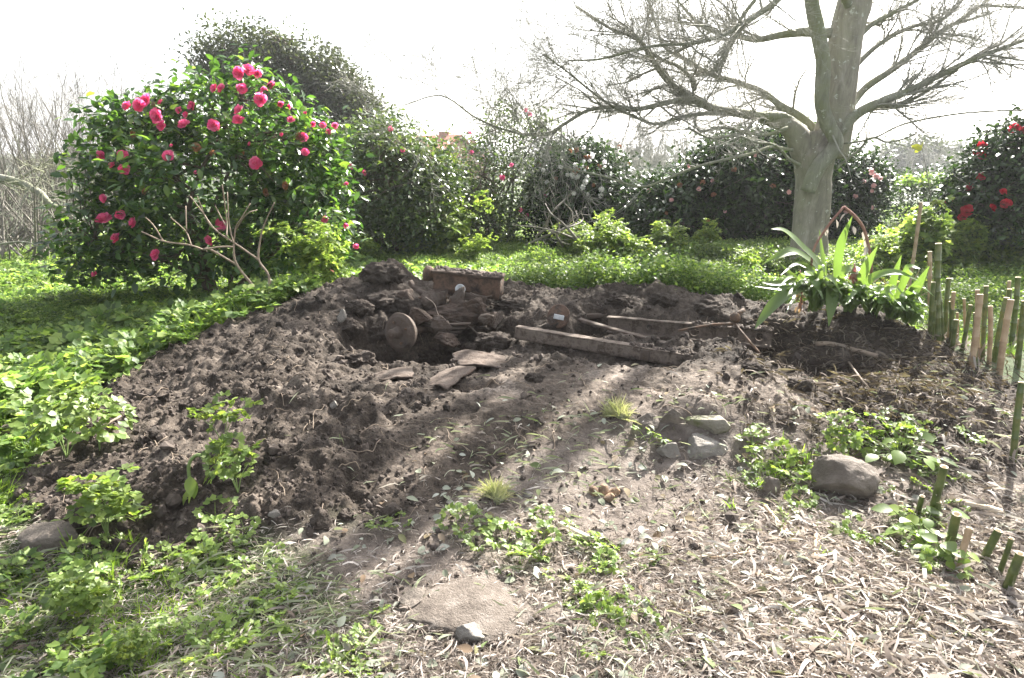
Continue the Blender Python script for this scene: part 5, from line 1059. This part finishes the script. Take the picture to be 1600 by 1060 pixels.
for pts, wd_, mm, lab in [([(1500, 850), (1545, 858), (1590, 872)], 9, M_husk, 'pale split husk lying between the front stubs and the frame edge'), ([(1350, 905), (1400, 935), (1445, 972)], 6, M_cane_t, 'thin tan stalk slanting down towards the bottom right corner'), ([(1480, 960), (1530, 975), (1590, 985)], 8, M_cane_t, 'tan stalk lying below the rightmost front stub'),
    ([(1300, 940), (1350, 932), (1405, 930)], 5, M_husk, 'slim pale stalk lying level left of the tan front stub'), ([(1500, 1010), (1540, 1030), (1590, 1040)], 9, M_husk, 'broad pale stalk in the very corner of the photo'), ([(1060, 960), (1120, 975), (1170, 985)], 5, M_cane_t, 'thin tan stalk left of the pale split cane'), ([(1390, 1010), (1350, 1035), (1320, 1055)], 6, M_cane_t, 'tan stalk sloping down to the left at the bottom edge')]:
    pole(pts, wd_, mm, lab)
pole([(1150, 690), (1178, 684), (1202, 676)], 5, M_husk, 'pale stick lying just right of the ramp stones')
pole([(1370, 565), (1340, 556), (1300, 546), (1275, 548)], 8, M_root, 'brown broken root lying across the bank below the sword-leaved plant', 'broken_root', .03, 'root')
pole([(1325, 575), (1345, 598), (1362, 620)], 3, M_root, 'thin twig sloping down the bank under the sword-leaved plant', 'thin_twig', .02, 'twig')
pole([(60, 720), (120, 700), (190, 660)], 4, M_root, 'long thin pale twig at the left foot of the heap', 'thin_twig', .03, 'twig')
e = cane(1413, 488, 1436, 316, 6, 't', 'tall slim tan garden cane standing right of the sword-leaved plant', 'garden_cane', None)

# ------------------------------------------------------------------ stump in the foreground
p = G(940, 770); e = empty('rotten_stump', p); tag(e, 'small rotten split stump in the centre of the litter', 'stump'); a = Acc()
for (dx, dy, h, r, lx) in [(-.03, 0, .05, .028, -.02), (.01, .01, .055, .030, .0), (.05, 0, .04, .028, .03), (.03, -.04, .03, .026, .02)]:
    q = p+[dx, dy, -.02]; tube(a, catmull([q, q+[lx*.5, 0, h*.6], q+[lx, 0, h]], 4), np.linspace(r*1.25, r*.45, 9), 9, lump=.35, seed=int(100*(dx+1)))
a.build('wood', rock_mat('rotten_wood', [(.08, .055, .04), (.18, .12, .08), (.3, .2, .12)], 20, .9, dist=.01), e)

# ------------------------------------------------------------------ sword-leaved plant
ac = G(1310, 492); e = empty('sword_leaf_plant', ac); tag(e, 'clump of long arching sword-shaped leaves with a bent reddish flower stalk, on the bank', 'plant')
def ribbon(acc, pts, wd, fold=.35, k=5, nrm=None):
    C_ = catmull(pts, k); n = len(C_); T = np.gradient(C_, axis=0); T /= np.linalg.norm(T, axis=1)[:, None]; ref = np.array([rnd(-.4, .4), -.5, .8]) if nrm is None else np.array(nrm)
    S_ = np.cross(T, ref); S_ /= np.linalg.norm(S_, axis=1)[:, None]+1e-6; Nn = np.cross(S_, T); t = np.linspace(0, 1, n); wv = wd*.5*np.minimum(1, (.45+1.6*t))*np.clip((1-t)*2.6, 0.03, 1)**.8
    V = np.concatenate([C_-S_*wv[:, None]+Nn*(wv*fold)[:, None], C_, C_+S_*wv[:, None]+Nn*(wv*fold)[:, None]]); i = np.arange(n-1)
    acc.add(V, [np.concatenate([np.stack([i, i+n, i+n+1, i+1], 1), np.stack([i+n, i+2*n, i+2*n+1, i+n+1], 1)])])
YA = ac[1]
def cr(x, y, dy=0): return WD(1180+x/3.786, 280+y/3.786, YA+dy)
LV = [([(430,700,0),(380,520,-.05),(270,400,-.1),(170,310,-.15),(95,295,-.2)],50),([(430,700,0),(370,540,0),(300,470,0),(220,430,0),(130,460,-.05),(40,505,-.05)],46),([(440,700,0),(400,500,0),(380,300,.05)],28),([(470,700,0),(500,420,-.05),(575,220,-.1)],36),([(420,680,0),(330,650,-.1),(220,670,-.2),(130,730,-.25),(50,820,-.3),(0,885,-.35)],58),
 ([(420,690,0),(300,660,-.1),(160,650,-.1),(0,635,-.1)],38),([(400,700,0),(250,620,0),(100,620,0),(40,610,0)],34),([(440,680,0),(450,650,-.15),(440,760,-.22),(435,870,-.25)],62),([(450,690,0),(400,590,-.12),(345,590,-.2),(360,640,-.25),(405,710,-.25)],66),([(570,720,0),(640,560,-.05),(725,395,-.1)],40),([(590,720,0),(690,590,-.05),(830,555,-.1),(970,600,-.15)],42),([(790,790,0),(810,620,0),(865,450,0)],34),
 ([(800,790,0),(850,650,-.05),(910,530,-.1),(975,530,-.15)],52),([(800,790,0),(920,680,0),(1030,515,-.05)],48),([(450,700,.1),(520,560,.05),(600,540,0),(560,560,-.05)],60),([(790,790,0),(760,700,-.1),(740,650,-.1)],34),([(800,800,0),(860,770,-.1),(940,800,-.15),(1000,850,-.2)],30),([(700,780,0),(640,720,-.1),(590,740,-.15)],26),([(440,700,0),(300,640,.05),(200,560,.1),(150,500,.1)],30)]
a = Acc()
for pts, wd in LV: ribbon(a, [cr(*q) for q in pts], wd/3.786/F*YA*1.35)
for i in range(150):
    cx, cy, sc_l = [(430, 700, 1), (560, 740, .8), (690, 760, .8), (810, 780, .9), (350, 730, .9), (900, 810, .6)][i % 6]; an = rnd(-.5, PI+.5); L_ = rnd(110, 260)*sc_l; c0 = (cx+rnd(-35, 35), cy+rnd(-15, 25)); dx = math.cos(an); up_ = rnd(.25, 1.1)
    pts = [cr(c0[0], c0[1]+30, rnd(-.15, .1)), cr(c0[0]+dx*L_*.3, c0[1]-L_*.55*up_, rnd(-.2, .1)), cr(c0[0]+dx*L_*.7, c0[1]-L_*.75*up_, rnd(-.3, .1)), cr(c0[0]+dx*L_*1.1, c0[1]-L_*(.75*up_-rnd(.1, .5)), rnd(-.4, .1))]
    ribbon(a, pts, rnd(22, 42)/3.786/F*YA)
a.build('leaves', M_agave, e)
a = Acc(); tube(a, catmull([cr(330, 620), cr(345, 425), cr(430, 280), cr(525, 165)], 5), .009, 8); tube(a, catmull([cr(525, 165), cr(590, 220), cr(645, 300), cr(680, 440), cr(690, 560)], 5), .011, 8); a.build('flower_stalk', M_stalk, e)
M_wp = leaf_mat('withered_pink', [(.32, .09, .10), (.30, .17, .15), (.26, .19, .15)], .3)
for (cx_, y0_, y1_) in ((270, 560, 780), (590, 520, 600)):
    a = Acc(); tube(a, [cr(cx_-4, y0_-20), cr(cx_+6, (y0_+y1_)/2), cr(cx_, y1_)], .005, 5); n = 40; P = np.array([cr(rng.normal(cx_, 10), rnd(y0_, y1_), rnd(-.03, .03)) for _ in range(n)]); scatter(a, LEAF3, P, basis(rnd(0, 6.3, n), rnd(-1.3, -.3, n), rnd(-.5, .5, n)), rnd(.03, .06, n)); a.build('withered_flower_head', M_wp, e)
if 0: a.build('withered_flowers', leaf_mat('withered_pink', [(.32, .09, .10), (.30, .17, .15), (.26, .19, .15)], .3), e)
a = Acc(); n = 22
P = [cr(rnd(380, 680), rnd(240, 420)) for _ in range(n)]; P = [P_ for P_ in P]; P = np.array([cr(*q) for q in [(400, 280), (410, 300), (480, 240), (540, 200), (545, 230), (580, 280), (640, 310), (655, 360), (660, 400), (430, 300), (370, 330), (355, 400)]]); n = len(P)
for q_ in P:
    a = Acc(); scatter(a, LEAF3, q_[None], basis(rnd(0, 6.3, 1), rnd(-1.4, -.9, 1), rnd(-.5, .5, 1)), rnd(.04, .08, 1)); a.build('dry_bract', M_litter, e)
# orange-tipped grassy clump behind it
pq = gb(1345, 7.6); a = Acc(); n = 60; x = rng.normal(pq[0], .45, n); y = rng.normal(pq[1], .25, n); cover(x, y, .3, .6, TUFT, a, .15); o = a.build('tawny_grass', leaf_mat('tawny_blade', [(.10, .16, .03), (.16, .18, .06), (.28, .18, .08), (.22, .2, .11)], .35), None, True, pq); tag(o, 'tawny orange-tipped grass clump between the tree trunk and the sword-leaved plant', 'grass clump')
for (u, v, lab) in [(965, 668, 'pale tuft of flattened straw-green grass left of the ramp stones'), (770, 795, 'pale flattened grass tuft in the centre litter')]:
    p = G(u, v-14); a = Acc(); n = 9; x = p[0]+rng.normal(0, .02, n); y = p[1]+rng.normal(0, .02, n); z = ground_z(x, y)
    for g_ in range(4): scatter(a, TUFT[g_], np.stack([x, y, z+.01], 1), basis(rng.normal(PI, .5, n), rng.normal(.0, .2, n), rng.normal(0, .2, n))@np.array([[1, 0, 0], [0, .3, 1], [0, -1, .3]]).T, rnd(.07, .12, n))
    o = a.build('grass_tuft', M_straw, None, True, p); tag(o, lab, 'grass tuft', 'pale grass tufts on the ramp')
# plant litter on the bank below the clump
a = Acc(); n = 2600; uu = rng.normal(1390, 110, n); vv = rng.normal(575, 48, n); k = (uu < 1640); uu, vv = uu[k], vv[k]; P = np.array([G(*q) for q in zip(uu, vv)]); n = len(P)
gi = rng.integers(0, 6, n)
for g_ in range(6): m = gi == g_; q = m.sum(); scatter(a, STRIP[g_], P[m]+np.stack([0*P[m][:, 0], 0*P[m][:, 0], rnd(.003, .03, q)], 1), basis(rnd(0, 6.3, q), rng.normal(0, .35, q), rng.normal(0, .5, q)), rnd(.04, .13, q)[:, None]*np.stack([rnd(.4, 1, q), np.ones(q), np.ones(q)], 1))
tag(a.build('bank_debris', leaf_mat('bank_straw', [(.045, .034, .027), (.085, .066, .052), (.14, .115, .095), (.22, .19, .16)], .15, .85, .15)), 'dead leaf strips and straw caught on the right bank', 'leaf litter', kind='stuff')
# sapling with one bright leaf
e = empty('sapling', gb(1457, 9)); tag(e, 'thin sapling stem tipped by one bright yellow-green leaf against the far trees', 'sapling')
a = Acc(); tp = WD(1441, 232, 9); tube(a, catmull([gb(1457, 9), WD(1455, 340, 9), WD(1452, 290, 9), tp], 6), np.linspace(.008, .004, 19), 5); a.build('stem', M_greytwig, e)
a = Acc(); scatter(a, LEAF5, np.repeat(tp[None], 4, 0), basis(np.array([1.3, -.3, .6, 2.0]), np.array([.3, .9, -.4, .1]), np.array([1.3, 1.3, 1.4, 1.2])), np.array([.13, .14, .11, .16])); a.build('leaf', leaf_mat('bright_leaf', [(.3, .36, .04), (.4, .38, .05)], .5), e)

# ------------------------------------------------------------------ far things
def house(u, Y, wd, dp, eave, ridge, yaw, wall, roof, label, name='house'):
    x = (u-800)/F*Y; e = empty(name, (x, Y, -1.2)); tag(e, label, 'house'); c_, s_ = math.cos(yaw), math.sin(yaw)
    def T(P): P = np.asarray(P, float); return np.stack([x+P[:, 0]*c_-P[:, 1]*s_, Y+P[:, 0]*s_+P[:, 1]*c_, P[:, 2]], 1)
    w2, d2 = wd/2, dp/2; z0 = -1.2
    V = T([(-w2, -d2, z0), (w2, -d2, z0), (w2, d2, z0), (-w2, d2, z0), (-w2, -d2, eave), (w2, -d2, eave), (w2, d2, eave), (-w2, d2, eave), (-w2, 0, ridge-.1), (w2, 0, ridge-.1)])
    mesh('wall', V, [np.array([[0, 1, 5, 4], [2, 3, 7, 6]]), np.array([[1, 2, 6, 9, 5], [3, 0, 4, 8, 7]])], wall, e, False)
    ov = .3; sl = (ridge-eave)/d2
    V = T([(-w2-ov, -d2-ov, eave-ov*sl), (w2+ov, -d2-ov, eave-ov*sl), (w2+ov, 0, ridge), (-w2-ov, 0, ridge), (w2+ov, d2+ov, eave-ov*sl), (-w2-ov, d2+ov, eave-ov*sl)]); V = np.concatenate([V, V+[0, 0, .15]])
    rf = mesh('roof', V, [np.array([[0, 1, 2, 3], [3, 2, 4, 5], [6, 7, 8, 9], [9, 8, 10, 11], [0, 1, 7, 6], [5, 4, 10, 11], [1, 2, 8, 7], [2, 4, 10, 8], [0, 3, 9, 6], [3, 5, 11, 9]])], roof, e, False)
    a = Acc(); solid_beam(a, T([(w2*.6, 0, ridge-.3)])[0], T([(w2*.6, 0, ridge+.35)])[0], .7, .7, 4, 0, 0, (1, 0, .01)); a.build('chimney', M_brick, rf, False)
    for q in (-.5, .2):
        a = Acc(); solid_beam(a, T([(w2*q, -d2-.02, eave-1.6)])[0], T([(w2*q, -d2-.02, eave-.4)])[0], 1.0, .06, 2, 0, 0, (s_, -c_, .01)); a.build('window', M_glass, e, False)
house(668, 52, 7, 6.0, 1.2, 3.0, -.7, M_brick, M_roofr, 'far red-roofed house half hidden behind the grey-green bush')
house(712, 60, 6, 5.5, 1.2, 2.7, .5, M_wall, M_roofg, 'far grey-roofed house right of the red-roofed one')
M_farleaf = leaf_mat('far_foliage', [(.035, .05, .028), (.05, .07, .035), (.075, .09, .05)], .25, .5, .4)
for (u, v, ru, rv, Y, lab) in [(1425, 258, 55, 40, 75, 'hazy broad-crowned far tree, left of the pair beyond the hedge'), (1488, 262, 46, 34, 80, 'hazy far tree right of the broad-crowned one beyond the hedge'), (1545, 268, 50, 30, 85, 'hazy far tree partly behind the red camellia')]:
    b = np.array([(u-800)/F*Y, Y, -.5]); s = Shrub('far_tree', b, [(u, v, Y, ru, rv*.8, 3.0), (u-ru*.45, v+6, Y, ru*.55, rv*.7, 2.4), (u+ru*.45, v+5, Y, ru*.55, rv*.7, 2.4), (u, v-rv*.35, Y, ru*.6, rv*.55, 2)], lab, 'tree', 'far trees beyond the hedge')
    s.leaves(420, 26, .5, KITE, M_farleaf, .55, .5, .8, zmin=-.3); s.branches(6, M_twig, .18, .5, .5)
a = Acc()
for i in range(420):
    Y = rnd(42, 80); u = rnd(-200, 1800) if rnd(0, 1) < .5 else rnd(860, 1180); p = np.array([(u-800)/F*Y, Y, -.4]); H_ = rnd(1.8, 3.4) ; d = np.array([rng.normal(0, .12), 0, 1]); q = [p, p+d*H_*.5, p+d*H_+rng.normal(0, .1, 3)]; rr = np.array([.07, .045, .02]); tube(a, q, rr, 4, False); grow(a, q, rr, 0, 4.5, .9, 4, .012, .4, .8, 2)
tag(a.build('far_copse', M_twig), 'band of bare far woodland fading into the haze', 'woodland', kind='stuff')
a = Acc(); n = 9000; Y = rnd(85, 130, n); x = rnd(-110, 110, n); scatter(a, KITE, np.stack([x, Y, rnd(-.6, 1.6, n)*rnd(.3, 1.1, n)+.3*np.sin(x*.13)], 1), basis(rnd(0, 6.3, n), rnd(-1, 1, n), rnd(-1, 1, n)), rnd(.8, 2.0, n)); tag(a.build('far_woodland', M_farleaf), 'low line of distant hazy woodland along the horizon', 'woodland', kind='stuff')

# ------------------------------------------------------------------ haze
import bmesh
bm = bmesh.new(); bmesh.ops.create_cube(bm, size=1); me = bpy.data.meshes.new('haze'); 
for v in bm.verts: v.co = Vector(((v.co.x)*1300, v.co.y*1100+480, -3 if v.co.z < 0 else 14))
bm.to_mesh(me); bm.free(); ho = bpy.data.objects.new('haze', me); COL.objects.link(ho); tag(ho, 'thin bright spring haze in the air', 'haze', kind='stuff')
m, t, out = mat_base('haze_air'); pv = N(t, 'ShaderNodeVolumePrincipled'); pv.inputs['Density'].default_value = .0009; pv.inputs['Color'].default_value = (.95, .97, 1, 1); pv.inputs['Anisotropy'].default_value = .3
t.links.new(pv.outputs[0], out.inputs['Volume']); me.materials.append(m)
